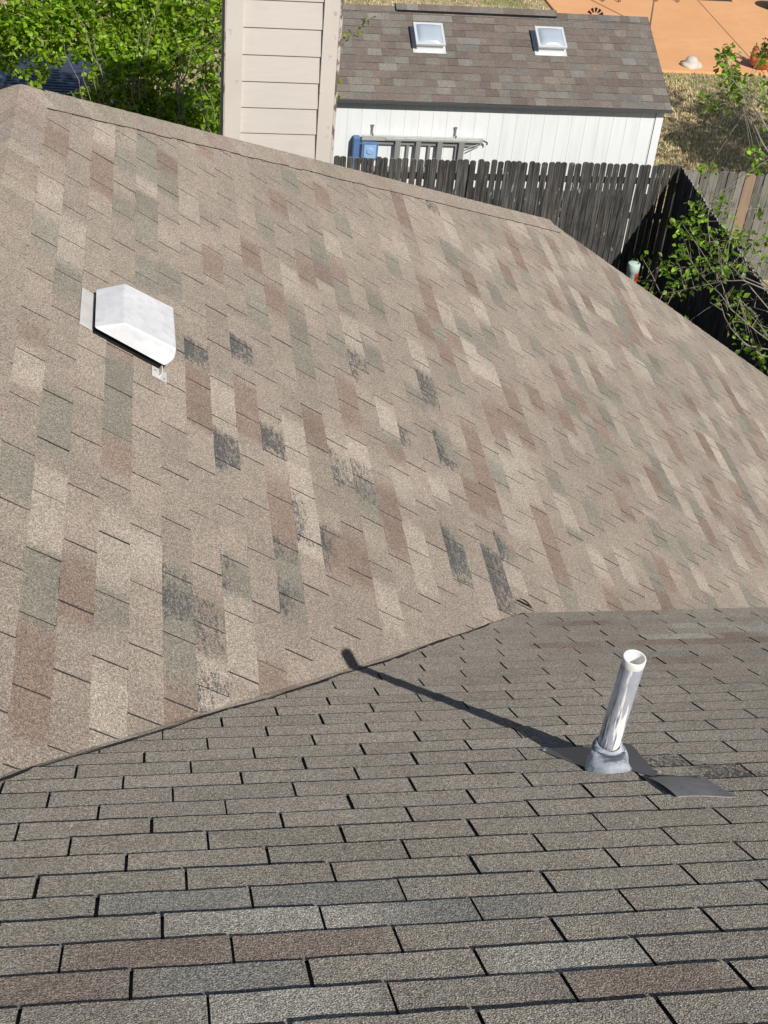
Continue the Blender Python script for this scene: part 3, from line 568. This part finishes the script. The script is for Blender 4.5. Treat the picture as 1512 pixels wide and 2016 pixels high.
def fence(name,p0,p1,nx,label,h=1.83,tone=(.05,.047,.044),var=.5,seed=1,hole=None,wv=(.080,.0885)):
    q=random.Random(seed); p0=Vector(p0);p1=Vector(p1); ax=(p1-p0); L=ax.length; ax.normalize(); nx=Vector(nx)
    f=empty(name,(p0+p1)/2,label,'fence'); mb=MB(); s=0
    while s<L:
        w=q.uniform(*wv); k=1+q.uniform(-var,var)
        if hole and abs(s-hole)<.11: s=hole+.11; 
        picket(mb,p0+ax*(s+w/2)+nx*q.uniform(0,.006),ax,nx,w,h+q.uniform(-.018,.014),.015,tuple(c*k for c in tone)+(0,),q,q.gauss(0,.0035))
        s+=w+(q.uniform(.003,.018))
    mb.build('board',M_fence,f)
    mb=MB()
    for z in (.32,.98,1.52):
        M=Matrix.Translation(p0+nx*.024+Vector((0,0,z)))@Matrix((( ax.x,nx.x,0,0),(ax.y,nx.y,0,0),(0,0,1,0),(0,0,0,1)))
        mb.box((0,0,0),(L,.038,.085),M,(.06,.055,.05,0))
    mb.build('rail',M_fence,f)
    s=.6
    while s<L:
        mb=MB(); M=Matrix.Translation(p0+ax*s+nx*.063)@Matrix((( ax.x,nx.x,0,0),(ax.y,nx.y,0,0),(0,0,1,0),(0,0,0,1)))
        mb.box((0,0,0),(.09,.09,1.72),M,(.07,.065,.06,0)); mb.build('post',M_fence,f); s+=2.4
    return f
fence('wooden_fence',(-3.6,18.05,0),(7.33,18.1,0),(0,1,0),'blackened wooden picket fence in front of the white shed','',) if False else None
f1=fence('wooden_fence',(-3.6,18.05,0),(7.33,18.1,0),(0,1,0),'blackened dog eared picket fence standing in front of the white shed',seed=2,tone=(.034,.031,.028),var=.55)
f2=fence('wooden_fence',(7.31,18.06,0),(7.31,5.0,0),(1,0,0),'side fence in deep shade running towards the house from the fence corner',seed=3,tone=(.014,.013,.012),var=.4)  # board tone set near black, deepening the shade by colour
f3=fence('wooden_fence',(7.42,18.14,0),(15,18.2,0),(0,1,0),'lighter grey weathered fence with one new tan board, right of the fence corner',h=1.72,seed=5,tone=(.17,.16,.145),var=.45,hole=.99,wv=(.11,.135))
mb=MB(); picket(mb,Vector((8.41,18.135,0)),Vector((1,0,0)),Vector((0,1,0)),.155,1.71,.018,(1,1,1,0),rnd,.01); o=mb.build('board',M_newboard,f3); o['label']='new tan board'
# ------------------------------------------------------------------ shed
shed=empty('shed',(4.3,20.6,0),'white garden shed with brown shingle roof and two skylights behind the fence','shed')
sx0,sx1,sy0,sy1=1.25,7.31,18.86,22.45; SP=R(21.59); cs,sn,tn=math.cos(SP),math.sin(SP),math.tan(SP); RY=20.655; ez=2.33; rz=ez+(RY-sy0)*tn
wx0,wx1,wy0,wy1=sx0+.08,sx1-.08,19.0,22.31
mb=MB(); wt=ez+.14*tn-.05
mb.quad([(wx0,wy0,0),(wx1,wy0,0),(wx1,wy0,wt),(wx0,wy0,wt)]); mb.quad([(wx0,wy1,0),(wx1,wy1,0),(wx1,wy1,wt),(wx0,wy1,wt)])
for x in (wx0,wx1): mb.quad([(x,wy0,0),(x,wy1,0),(x,wy1,wt),(x,RY,wt+(RY-wy0)*tn),(x,wy0,wt)])
wall=mb.build('wall',M_white,shed)
mb=MB(); x=wx0+.1
while x<wx1-.1: mb.box((x,wy0-.0035,.05),(x+.008,wy0-.0005,wt)); x+=.2032
mb.build('siding_groove',mat('groove',(.70,.73,.74),.6),wall)
for lo,hi in (((wx1-.09,wy0-.02,.02),(wx1+.02,wy0-.004,wt)),((wx1+.003,wy0-.0035,.02),(wx1+.02,wy0+.09,wt)),((wx0-.02,wy0-.02,.02),(wx0+.09,wy0-.004,wt))):
    mb=MB(); mb.box(lo,hi); mb.build('corner_trim',M_whitetrim,shed)
mb=MB(); mb.box((wx0-.02,wy0-.016,wt-.035),(wx1-.095,wy0-.0045,wt-.002)); mb.build('frieze_board',M_whitetrim,shed)
OS=Vector((0,sy0,ez)); US=Vector((1,0,0)); VS=Vector((0,cs,sn)); NS=Vector((0,-sn,cs))
def Sp(x,v,h): return OS+US*x+VS*v+NS*h
mb=MB(); LS=(RY-sy0)/cs; q=random.Random(8)
SC=[tuple(a*.81 for a in c) for c in [(.205,.174,.155),(.222,.192,.168),(.235,.222,.198),(.185,.155,.14),(.262,.225,.195),(.215,.2,.182),(.275,.26,.238),(.215,.175,.155)]]
nr=13; ES=LS/nr
for r in range(nr+1):
    v0=r*ES if r else 0; x=sx0
    v1=min(LS,(r+1)*ES)
    if r==nr: break
    while x<sx1:
        w=q.choice((.11,.16,.2,.25,.33)); xe=min(sx1,x+w); c=q.choices(SC,[5,5,4,3,3,4,2,4])[0]; k=q.uniform(.93,1.07); col=tuple(a*k for a in c)+(0,)
        hi=.008 if q.random()<.5 else .0045
        dr=q.uniform(-.003,.003); P8=[Sp(x,v0+dr,hi),Sp(xe,v0+dr,hi),Sp(xe,v1,.0015),Sp(x,v1,.0015)]
        mb.quad(P8,col); mb.quad([P8[0],P8[1],Sp(xe,v0+dr,-.002),Sp(x,v0+dr,-.002)],(.06,.05,.045,0))
        mb.quad([P8[0],P8[3],Sp(x,v1,-.002),Sp(x,v0,-.002)],(.06,.05,.045,0))
        x=xe
sroof=mb.build('roof',M_shS,shed)
mb=MB()
for sg in (0,1):
    if sg==0: a,b=(sy0,ez),(RY,rz)
    else: a,b=(2*RY-sy0,ez),(RY,rz)
    P4=[(sx0,a[0],a[1]),(sx1,a[0],a[1]),(sx1,b[0],b[1]),(sx0,b[0],b[1])]
    up=[Vector(p)-Vector((0,0,.003)) for p in P4]; dn=[Vector(p)-Vector((0,0,.05)) for p in P4]
    mb.quad(up,(*SC[0],0)); mb.quad(dn,(*SC[0],0))
    for i in range(4): j=(i+1)%4; mb.quad([up[i],dn[i],dn[j],up[j]],(.2,.17,.15,0))
mb.build('roof_deck',M_shS,sroof)
mb=MB(); mb.box((sx0-.005,sy0-.012,ez-.045),(sx1+.005,sy0-.002,ez-.004)); mb.build('drip_edge',M_drip,sroof)
# ridge caps + raised ridge vent
mb=MB(); x=sx0; NS2=Vector((0,sn,cs)); VS2=Vector((0,-cs,sn))
def ridgecap(mb,x,xe,h,col,half=.13):
    top=Vector((0,RY,rz+h/cs))
    for V,N_ in ((VS,NS),(VS2,NS2)):
        a=Vector((x,0,0))+top; b=Vector((xe,0,0))+top
        mb.quad([a,b,b-V*half,a-V*half],col)
        mb.quad([a-V*half,b-V*half,b-V*half-N_*(.016 if h<.03 else .012),a-V*half-N_*(.016 if h<.03 else .012)],(.03,.03,.03,0))
while x<sx1-.01:
    w=.16; xe=min(sx1,x+w); c=q.choice(SC); 
    if not(3.46<x+w/2<5.88): ridgecap(mb,x,xe,.012,(*c,0))
    elif mb.v: mb.build('ridge_cap',M_shS,sroof); mb=MB()
    x=xe
mb.build('ridge_cap',M_shS,sroof)
mb=MB(); x=3.46
while x<5.87:
    xe=min(5.88,x+.16); ridgecap(mb,x,xe,.05,(*q.choice(SC),0),.135); x=xe
mb.quad([(3.46,RY-.125,rz-.0),(3.46,RY,rz+.052),(3.46,RY+.125,rz-.0)],(.02,.02,.02,0))
rv=mb.build('ridge_vent',M_shS,sroof)
mb=MB(); mb.box((3.47,RY-.115,rz-.03),(5.87,RY+.115,rz+.0)); mb.build('ridge_vent_slot',M_black,sroof)
mb=MB(); mb.quad([(sx1+.002,sy0,ez-.003),(sx1+.002,RY,rz+.004),(sx1+.002,RY,rz-.09),(sx1+.002,sy0,ez-.09)]); mb.quad([(sx1+.002,2*RY-sy0,ez-.003),(sx1+.002,RY,rz+.004),(sx1+.002,RY,rz-.09),(sx1+.002,2*RY-sy0,ez-.09)]); mb.build('rake_trim',M_shS,sroof)
def skylight(x0,x1,yc0,yc1,lab):
    v0=(yc0-sy0)/cs; v1=(yc1-sy0)/cs; vm=(v0+v1)/2
    mb=MB()
    def sbox(mb,a,b,c,d,h0,h1):
        P8=[Sp(x,v,h) for h in (h0,h1) for x,v in ((a,c),(b,c),(b,d),(a,d))]; n=len(mb.v); mb.v+=[tuple(p) for p in P8]; mb.c+=[(1,1,1,0)]*8
        for f in ((0,3,2,1),(4,5,6,7),(0,1,5,4),(1,2,6,5),(2,3,7,6),(3,0,4,7)): mb.f.append(tuple(n+i for i in f))
    sbox(mb,x0+.02,x1-.02,v0+.03,v1-.02,.0,.115); s=mb.build('skylight',M_frame,shed,bevel=.003); s['label']=lab
    mb=MB(); sbox(mb,x0-.03,x1+.03,v0-.03,v1+.05,.010,.013); mb.build('flange',M_frame,s)
    mb=MB(); sbox(mb,x0-.005,x1+.005,v0,v0+.035,.116,.15); sbox(mb,x0-.005,x1+.005,v1-.035,v1,.116,.15); sbox(mb,x0-.005,x0+.03,v0+.036,v1-.036,.116,.15); sbox(mb,x1-.03,x1+.005,v0+.036,v1-.036,.116,.15); mb.build('frame',M_frame,s,bevel=.004)
    mb=MB(); n=14; G=[]
    for i in range(n+1):
        G.append([])
        for j in range(n+1):
            a=i/n;b=j/n; h=.140+.050*(max(0,1-(2*a-1)**4)*max(0,1-(2*b-1)**4))**.8
            G[i].append(Sp(x0+.028+(x1-x0-.056)*a,v0+.033+(v1-v0-.066)*b,h))
    n0=len(mb.v); mb.v+=[tuple(p) for r_ in G for p in r_]; mb.c+=[(1,1,1,0)]*len(mb.v)
    for i in range(n):
        for j in range(n): k=i*(n+1)+j; mb.f.append((k,k+n+1,k+n+2,k+1))
    mb.build('dome',M_dome,s,smooth=True)
skylight(3.66,4.08,19.79,20.21,'left skylight'); skylight(5.46,5.88,19.83,20.23,'right skylight')
# ladder hung on the shed wall
lad=empty('stepladder',(3.7,18.9,1.45),'grey stepladder with blue top hung sideways on the white shed wall','ladder')
ly=wy0-.05
mb=MB(); mb.box((2.86,ly-.05,1.725),(4.62,ly-.012,1.795)); mb.box((3.2,ly-.062,1.735),(4.56,ly-.051,1.775)); mb.build('rail',M_alu,lad,bevel=.004)
mb=MB(); mb.box((2.9,ly-.05,1.20),(4.66,ly-.012,1.255)); mb.build('rail',M_alu,lad,bevel=.004)
mb=MB(); mb.box((3.05,ly+.0,1.65),(4.55,ly+.03,1.70)); mb.box((3.05,ly+.0,1.26),(4.55,ly+.03,1.31)); mb.build('rear_rail',M_step,lad)
for x,w in ((3.385,.08),(3.68,.07),(3.995,.075),(4.31,.08)):
    mb=MB(); mb.box((x-w/2,ly-.048,1.256),(x+w/2,ly-.014,1.724)); mb.build('step',M_step,lad,bevel=.003)
for x in (3.54,3.85,4.25):
    mb=MB(); mb.box((x-.018,ly+.002,1.30),(x+.018,ly+.022,1.66)); mb.build('brace',M_step,lad)
mb=MB(); mb.tube([(4.6,ly-.03,1.70),(4.42,ly-.03,1.60)],.008,6); mb.tube([(4.55,ly-.03,1.70),(4.4,ly-.03,1.64)],.006,6); mb.build('brace',M_alu,lad)
mb=MB(); mb.box((2.74,ly-.09,1.24),(2.83,ly+.02,1.775)); top=mb.build('top_cap',M_blue,lad,bevel=.01)
mb=MB(); mb.box((2.86,ly-.075,1.43),(3.10,ly-.02,1.70)); tray=mb.build('tray',M_blue,lad,bevel=.01)
mb=MB(); mb.box((2.90,ly-.082,1.47),(3.07,ly-.076,1.67)); mb.build('tray_panel',M_bluel,tray); 
mb=MB(); mb.lathe([(0,.012),(.045,.011),(.055,0)],(2.985,ly-.083,1.575),20,M=Vector((0,-1,0)).to_track_quat('Z','Y').to_matrix()); mb.build('cup_ring',M_bluel,tray)
mb=MB(); mb.tube([(4.62,ly-.03,1.76),(4.68,ly-.03,1.73),(4.68,ly-.03,1.70)],.012,6); mb.build('foot',M_iron,lad)
for x,lb in ((3.01,'steel ladder hook above the blue end of the ladder'),(4.21,'steel ladder hook above the plain end of the ladder')):
    mb=MB(); mb.box((x-.014,wy0-.022,1.80),(x+.014,wy0-.004,1.90)); mb.box((x-.022,wy0-.023,1.90),(x+.022,wy0-.0035,1.925)); mb.tube([(x,wy0-.03,1.80),(x,wy0-.1,1.80),(x,wy0-.12,1.84)],.008,6)
    tag(mb.build('wall_hook',M_steel),lb,'hook','hooks on the shed wall')
# ------------------------------------------------------------------ yard things
mk=empty('marker_post',(6.1,15.89,0),'mint green round marker post with red sticker beyond the roof edge','marker')
mb=MB(); mb.lathe([(.074,0),(.074,1.33),(.080,1.335),(.080,1.43),(.077,1.44)],(6.1,15.89,0),28); mb.lathe([(.077,1.44),(.06,1.447),(0,1.45)],(6.1,15.89,0),28); mb.build('post',M_mint,mk,smooth=True)
def curved_label(c,r,a0,a1,z0,z1,name,m,parent):
    mb=MB(); n=8
    for i in range(n):
        p=a0+(a1-a0)*i/n;q_=a0+(a1-a0)*(i+1)/n
        mb.quad([(c[0]+r*math.cos(p),c[1]+r*math.sin(p),z0),(c[0]+r*math.cos(q_),c[1]+r*math.sin(q_),z0),(c[0]+r*math.cos(q_),c[1]+r*math.sin(q_),z1),(c[0]+r*math.cos(p),c[1]+r*math.sin(p),z1)])
    return mb.build(name,m,parent)
lb=curved_label((6.1,15.89),.0825,R(-78),R(-22),1.02,1.33,'warning_label',M_red,mk)
for i,(z0,z1) in enumerate(((1.24,1.28),(1.17,1.20),(1.08,1.13))): curved_label((6.1,15.89),.084,R(-70+3*i),R(-32-4*i),z0,z1,'print_bar',M_redd,lb)
mb=MB(); mb.lathe([(.215,.0),(.22,.015),(.185,.04),(.135,.05),(.125,.10),(.10,.15),(.055,.18),(0,.185)],(10.64,26.98,pz),32)
for i in range(len(mb.v)):
    x,y,z=mb.v[i]; a=math.atan2(y-26.98,x-10.64); mb.v[i]=(x,y,z+(.03*math.sin(2*a+1) if z<pz+.06 else 0)*(1 if z>pz+.01 else .3))
tag(mb.build('hat_ornament',M_stone,smooth=True),'pale stone ornament shaped like a sun hat on the patio edge','ornament')
ck=empty('chicken_planter',(12.12,26.98,pz),'terracotta hen shaped planter holding a small plant on the patio','planter')
mb=MB(); mb.lathe([(.05,0),(.14,.01),(.21,.08),(.235,.17),(.21,.24),(.185,.25),(.18,.22),(0,.2)],(12.12,26.98,pz),28)
mb.tube([(11.97,26.95,pz+.12),(11.89,26.93,pz+.24),(11.88,26.92,pz+.34),(11.90,26.92,pz+.41)],[.09,.065,.05,.045],12)
mb.lathe([(0,.06),(.035,.045),(.05,0),(.035,-.045),(0,-.06)],(11.89,26.91,pz+.42),12)
mb.tube([(12.3,27.0,pz+.15),(12.40,27.02,pz+.3),(12.42,27.02,pz+.42)],[.09,.07,.02],10)
mb.build('pot',M_terra,ck,smooth=True)
mb=MB(); mb.tube([(11.85,26.90,pz+.42),(11.80,26.88,pz+.41)],[.018,.003],6); mb.build('beak',M_iron,ck)
qp=random.Random(2); mb=MB(); plants=[]
for i in range(16):
    a=Vector((12.12+qp.uniform(-.1,.1),26.98+qp.uniform(-.1,.1),pz+.2)); e=a+Vector((qp.uniform(-.12,.12),qp.uniform(-.12,.12),qp.uniform(.12,.34))); plants.append((a,e)); mb.tube([a,e],[.005,.002],5,cap=False)
mw=empty('garden_windmill',(8.92,28.4,0),'small black garden windmill standing behind the shed ridge','windmill')
wc=Vector((8.92,28.4,.47)); wn=Vector((-.25,-.95,.25)).normalized(); wq=wn.to_track_quat('Z','Y').to_matrix()
mb=MB()
for k in range(12):
    a=2*math.pi*k/12; da=.17
    mb.quad([wc+wq@Vector((r*math.cos(a+s),r*math.sin(a+s),z)) for r,s,z in ((.085,-da*.8,.01),(.18,-da,.02),(.18,da,-.015),(.085,da*.8,-.01))])
o=mb.build('wheel',M_iron,mw); m=o.modifiers.new('s','SOLIDIFY'); m.thickness=.004
mb=MB(); mb.tube([wc-wn*.03,wc-wn*.03-Vector((0,0,.47))],.012,6); mb.tube([wc-wn*.03,wc-wn*.25],.006,6); mb.build('stand',M_iron,mw)
mb=MB()
for a in range(5): 
    mb.tube([(8.62,28.35,.0),(8.62,28.35,.28),(8.62+.05*math.cos(a*1.26),28.35+.05*math.sin(a*1.26),.42)],.005,5)
tag(mb.build('garden_stake',mat('dull_gold',(.3,.2,.08),.5)),'thin brassy garden stake left of the small windmill','stake')
mb=MB(); mb.tube([(10.36,29.03,pz),(10.30,29.0,1.2),(10.24,28.98,2.4)],.018,10); tag(mb.build('patio_pole',M_steel,smooth=True),'thin grey upright metal pole on the orange patio','pole')
mb=MB(); mb.lathe([(.0,.05),(.05,.045),(.09,.02),(.1,0)],(10.36,29.03,pz),16); 
def chair(loc,w,lab):
    c=empty('patio_chair',loc,lab,'chair','metal chairs at the top of the patio')
    x,y,z=loc
    for s in (-w/2,w/2):
        mb=MB(); mb.tube([(x+s-.03,y+.5,z+.44),(x+s,y,z+.012),(x+s+.05,y+.03,z+.02),(x+s+.08,y+.50,z+.44)],.011,8); mb.build('leg',M_brownmetal,c)
        mb=MB(); mb.tube([(x+s+.03,y+.95,z+.44),(x+s,y+.55,z+.012),(x+s+.03,y+.56,z+.02),(x+s+.03,y+1.0,z+.9)],.011,8); mb.build('leg',M_brownmetal,c)
    mb=MB(); mb.box((x-w/2-.03,y+.48,z+.44),(x+w/2+.08,y+.98,z+.47)); mb.build('seat',M_brownmetal,c)
    mb=MB(); mb.box((x-w/2-.03,y+.98,z+.47),(x+w/2+.08,y+1.0,z+.95)); mb.build('backrest',M_brownmetal,c)
chair((9.93,30.68,pz),.37,'brown metal chair standing beside the windmill end of the patio'); chair((11.28,30.86,pz),.5,'brown metal chair standing right of the patio pole')
mb=MB(); mb.box((12.12,31.10,pz),(12.92,31.7,pz+.012)); tag(mb.build('door_mat',M_mat,bevel=.004),'dark flat mat lying on the orange patio','mat')
mb=MB(); mb.lathe([(.16,0),(.24,.05),(.28,.22),(.3,.3),(.27,.31),(.25,.25),(0,.24)],(13.86,30.66,pz),24); tag(mb.build('fire_bowl',M_iron,smooth=True),'round black bowl at the right edge of the patio','bowl')
# pergola
pg=empty('pergola',(-1.6,20.4,0),'navy slatted patio cover glimpsed through the leafy shrub','pergola')
def slats(x0,x1,y0,y1,z,rot=R(-4)):
    mb=MB(); y=y0; c=Vector(((x0+x1)/2,(y0+y1)/2,z)); M=Matrix.Translation(c)@Matrix.Rotation(rot,4,'Z')@Matrix.Translation(-c)
    while y<y1: mb.box((x0,y,z),(x1,y+.045,z+.03),M@Matrix.Translation((0,0,U(-.004,.004)))); y+=.095
    mb.build('slat',M_navy,pg)
    mb=MB(); 
    for x in (x0-.06,x1): mb.box((x,y0-.05,z-.1),(x+.06,y1+.05,z+.045),M)
    for yy in (y0-.06,y1): mb.box((x0,yy,z-.1),(x1,yy+.05,z+.035),M)
    mb.build('beam',mat('beam_paint',(.10,.125,.165),.4),pg)
slats(-2.02,-.46,18.7,20.6,2.2); slats(-4.0,-2.1,18.9,21.6,2.2)
for x,y in ((-.5,18.7),(-.5,20.6),(-3.9,18.9),(-3.9,21.5),(-2.1,18.8)):
    mb=MB(); mb.box((x-.04,y-.04,0),(x+.04,y+.04,2.12)); mb.build('post',M_navy,pg)
# ------------------------------------------------------------------ trees
def leaf(mb,p,d,n,L,wd,col):
    d=d.normalized(); s=d.cross(n); 
    if s.length<1e-4: s=d.orthogonal()
    s.normalize(); n=s.cross(d); m=p+d*L*.45; tip=p+d*L-n*L*.12; up=n*L*.10
    c1=tuple(col[:3])+(0,)
    i=len(mb.v); mb.v+=[tuple(p),tuple(m+s*wd+up),tuple(tip),tuple(m-s*wd+up),tuple(p+d*L*.75+s*wd*.62+up*.5),tuple(p+d*L*.75-s*wd*.62+up*.5)]; mb.c+=[c1]*6
    mb.f+=[(i,i+1,i+4,i+2),(i,i+2,i+5,i+3)]
def rv_(q): 
    while 1:
        v=Vector((q.uniform(-1,1),q.uniform(-1,1),q.uniform(-1,1)))
        if .05<v.length<1: return v.normalized()
def cluster(mb,q,p,n,spread,L,tone=1,upb=.5):
    for _ in range(n):
        d=rv_(q); d.z*=.6; nn=(rv_(q)+Vector((0,0,1.1))).normalized(); k=tone*q.choice((.5,.75,1,1.25,1.7))*q.uniform(.85,1.15); y=q.random()
        col=(k*(1+.35*y),k*(1+.08*y),k*(.8+.3*q.random()))
        leaf(mb,p+rv_(q)*spread*q.random(),d,nn,L*q.uniform(.6,1.2),L*q.uniform(.24,.36),col)
def grow(mbt,q,p,d,L,r,depth,ends,xmin=None):
    n=4; pts=[p];dd=d.normalized()
    if xmin is not None and p.x+d.normalized().x*L<xmin: return
    for i in range(n):
        dd=(dd+rv_(q)*.22+Vector((0,0,.05))).normalized(); pts.append(pts[-1]+dd*L/n)
    mbt.tube(pts,[r*(1-.5*i/n) for i in range(n+1)],6,cap=False)
    ends.append((pts[2],dd)); ends.append((pts[-1],dd))
    if depth>0:
        for k in range(q.choice((2,3))):
            grow(mbt,q,pts[q.choice((2,3,4))],(dd+rv_(q)*.85).normalized(),L*q.uniform(.6,.85),r*.55,depth-1,ends,xmin)
def in_blobs(p,blobs): return any((p-Vector(b[:3])).length<b[3] for b in blobs)
mb=MB()
for a,e in plants: mb.tube([a,e],[.005,.002],5,cap=False)
for a,e in plants:
    for t_ in (.5,.8,1): cluster(mb,qp,a.lerp(e,t_),2,.03,.07,tone=.7)
mb.build('plant',M_leafD,ck)
# shrub left
tl=empty('leafy_shrub',(-.3,14.3,0),'tall bright green small leaved shrub left of the chimney','tree')
blobs=[(.25,14,4.45,.72),(0,14.3,5.15,.8),(-.65,14.2,5.12,.58),(-1.25,14,5.18,.62),(-1.25,13.8,4.95,.34),(-.75,13.9,4.75,.3),(-2.0,14,5.0,.7),(-1.0,13.9,4.42,.24),(-.55,13.8,4.25,.28),(-1.5,14,4.62,.25),(-.15,13.9,4.0,.3),(-.15,13.7,4.5,.5),(.35,13.8,4.1,.5),(.55,14,3.6,.62),(-.30,13.8,4.62,.36),(.95,14.4,4.8,.7),(0,14,3.85,.42),(.9,14,3.3,.8),(.1,14.2,3.0,.7),(1.2,14.2,4.2,.6),(-.8,14.8,6.1,.7),(.3,14.8,6.2,.8)]
q=random.Random(12); mbt=MB(); ends=[]
for k in range(9):
    a=Vector((-.3+q.uniform(-.5,.9),14.3+q.uniform(-.3,.3),0)); b=Vector((q.uniform(-.2,1.0),14.1+q.uniform(-.2,.6),q.uniform(3.2,4.4)))
    pts=[a.lerp(b,i/7)+Vector((.06*math.sin(i*1.3+k),.05*math.cos(i+k),0)) for i in range(8)]
    mbt.tube(pts,[.03-.0028*i for i in range(8)],7,cap=False)
    for _ in range(4): grow(mbt,q,pts[q.choice((5,6,7))],(Vector((q.uniform(-.8,.8),q.uniform(-.4,.4),1))).normalized(),q.uniform(.6,.9),.010,2,ends)
trunk_mb=mbt
for k in range(34):
    a=Vector((q.uniform(-.6,.9),q.uniform(13.25,13.7),q.uniform(3.6,4.5))); d=Vector((q.uniform(-.35,.35),-.05,1)); pts=[a+d*(i*.13)+Vector((.02*math.sin(i*1.9+k),0,0)) for i in range(q.randint(5,9))]; mbt.tube(pts,[.008-.0008*i for i in range(len(pts))],5,cap=False)
mb=MB()
for b in blobs:
    n=int(900*b[3]**2*4.6)
    for _ in range(int(n/5)):
        o_=rv_(q)*b[3]*(q.random()**.45); p=Vector(b[:3])+Vector((o_.x,o_.y*.8,o_.z))
        # gaps
        if noise.noise(p*2.6+Vector((3,1,7)))<-.15: continue
        # a sprig of leaves along a little shoot
        d=(rv_(q)+Vector((0,0,.7))).normalized(); L=q.uniform(.10,.26)
        for i in range(q.randint(7,12)):
            pp=p+d*L*i/9; cluster(mb,q,pp,1,.02,.074,tone=1.05)
q2=random.Random(5)
sp=[Vector((1.55,14,4.55)),Vector((1.85,14,4.86)),Vector((1.98,14,4.96)),Vector((2.06,14,5.08)),Vector((2.14,14,5.12))]
for a,b in zip(sp[:-1],sp[1:]):
    for i in range(7): cluster(mb,q2,a.lerp(b,i/7),1,.04,.06,tone=.8)
mb.build('crown',M_leafL,tl); trunk_mb.tube(sp,.006,6); trunk_mb.build('trunk',M_bark,tl)
# near right tree
tr=empty('young_tree',(8.3,11.2,0),'thin leafy branches with fresh green leaves reaching over the dark side yard','tree')
q=random.Random(31); mbt=MB(); ends=[]
mbt.tube([(8.3,11.2,0),(8.28,11.25,1.2),(8.15,11.2,2.1),(7.9,11.3,2.7)],[.11,.09,.075,.06],10,cap=False)
for k in range(10):
    grow(mbt,q,Vector((7.95+q.uniform(-.1,.2),11.25,2.5+q.uniform(-.5,.4))),Vector((q.uniform(-.6,.9),q.uniform(-1,1),q.uniform(.3,1))),q.uniform(.7,1.1),.03,3,ends,7.3)
mbt.build('trunk',M_bark,tr)
mbb=MB()
for T in TWIGS:
    pts=[Vector(p) for p in T]; n=len(pts)
    if pts[-1].x>5.9: pts=pts+[pts[-1].lerp(Vector((8.0,11.2,2.6)),.5),Vector((8.15,11.2,2.5))]
    m_=len(pts); mbb.tube(pts,[.0035+.0055*(i/(m_-1))**1.5 for i in range(m_)],6,cap=False)
    for i in range(n-1):
        for t_ in (.2,.5,.8):
            if q.random()<.55:
                a=pts[i].lerp(pts[i+1],t_); b=a+Vector((q.uniform(-.12,.1),q.uniform(-.1,.1),q.uniform(-.12,.16))); mbb.tube([a,b],[.004,.002],5,cap=False)
mb=MB()
tips=[]
for p in CL:
    p=Vector(p); tips.append(p)
    d=(Vector((-.3,0,-.2))+rv_(q)*.8).normalized()
    for i in range(q.randint(7,11)):
        cluster(mb,q,p+rv_(q)*.075,1,.01,.078,tone=q.choice((.7,1,1.3)))
# short petioles joining clusters to the nearest branch
segs=[(Vector(T[i]),Vector(T[i+1])) for T in TWIGS for i in range(len(T)-1)]
for p in tips:
    best=None
    for a,b in segs:
        d=b-a; t_=max(0,min(1,(p-a).dot(d)/d.length_squared)); c=a+d*t_; L=(p-c).length
        if best is None or L<best[0]: best=(L,c)
    c=best[1]; mid=(c+p)/2+Vector((0,0,.02)); mbb.tube([c,mid,p],[.0035,.003,.002],5,cap=False)
mbb.build('branch',M_twig,tr)
for (p,d) in ends:
    if p.x<6.35: continue
    for i in range(5): cluster(mb,q,p+rv_(q)*.14,2,.05,.085)
for _ in range(520):
    p=Vector((8.3,11.3,3.4))+Vector((rv_(q).x*1.75,rv_(q).y*1.8,rv_(q).z*1.5))*q.random()**.4
    if p.x<6.5: continue
    cluster(mb,q,p,7,.11,.09)
mb.build('crown',M_leafR,tr)
# far right tree, its crown outside the frame throws the shade on the lawn
tf=empty('shade_tree',(12.9,18.9,0),'larger tree behind the grey fence whose crown shades the lawn','tree')
q=random.Random(77); mbt=MB(); ends=[]
mbt.tube([(12.9,18.9,0),(12.85,18.95,1.5),(12.8,18.9,2.8)],[.16,.13,.1],10,cap=False)
for k in range(9): grow(mbt,q,Vector((12.8,18.9,2.6)),Vector((q.uniform(-1,1),q.uniform(-1,1),q.uniform(.3,1))),q.uniform(1,1.4),.05,3,ends)
mbt.build('trunk',M_bark,tf); mb=MB()
for (p,d) in ends:
    for i in range(4): cluster(mb,q,p+rv_(q)*.22,4,.1,.1)
for _ in range(900):
    o_=rv_(q)*q.random()**.4; p=Vector((13.75,18.6,4.3))+Vector((o_.x*2.1,o_.y*2.3,o_.z*1.5))
    if noise.noise(p*1.3)<-.1: continue
    cluster(mb,q,p,6,.14,.1)
mb.build('crown',M_leafD,tf)
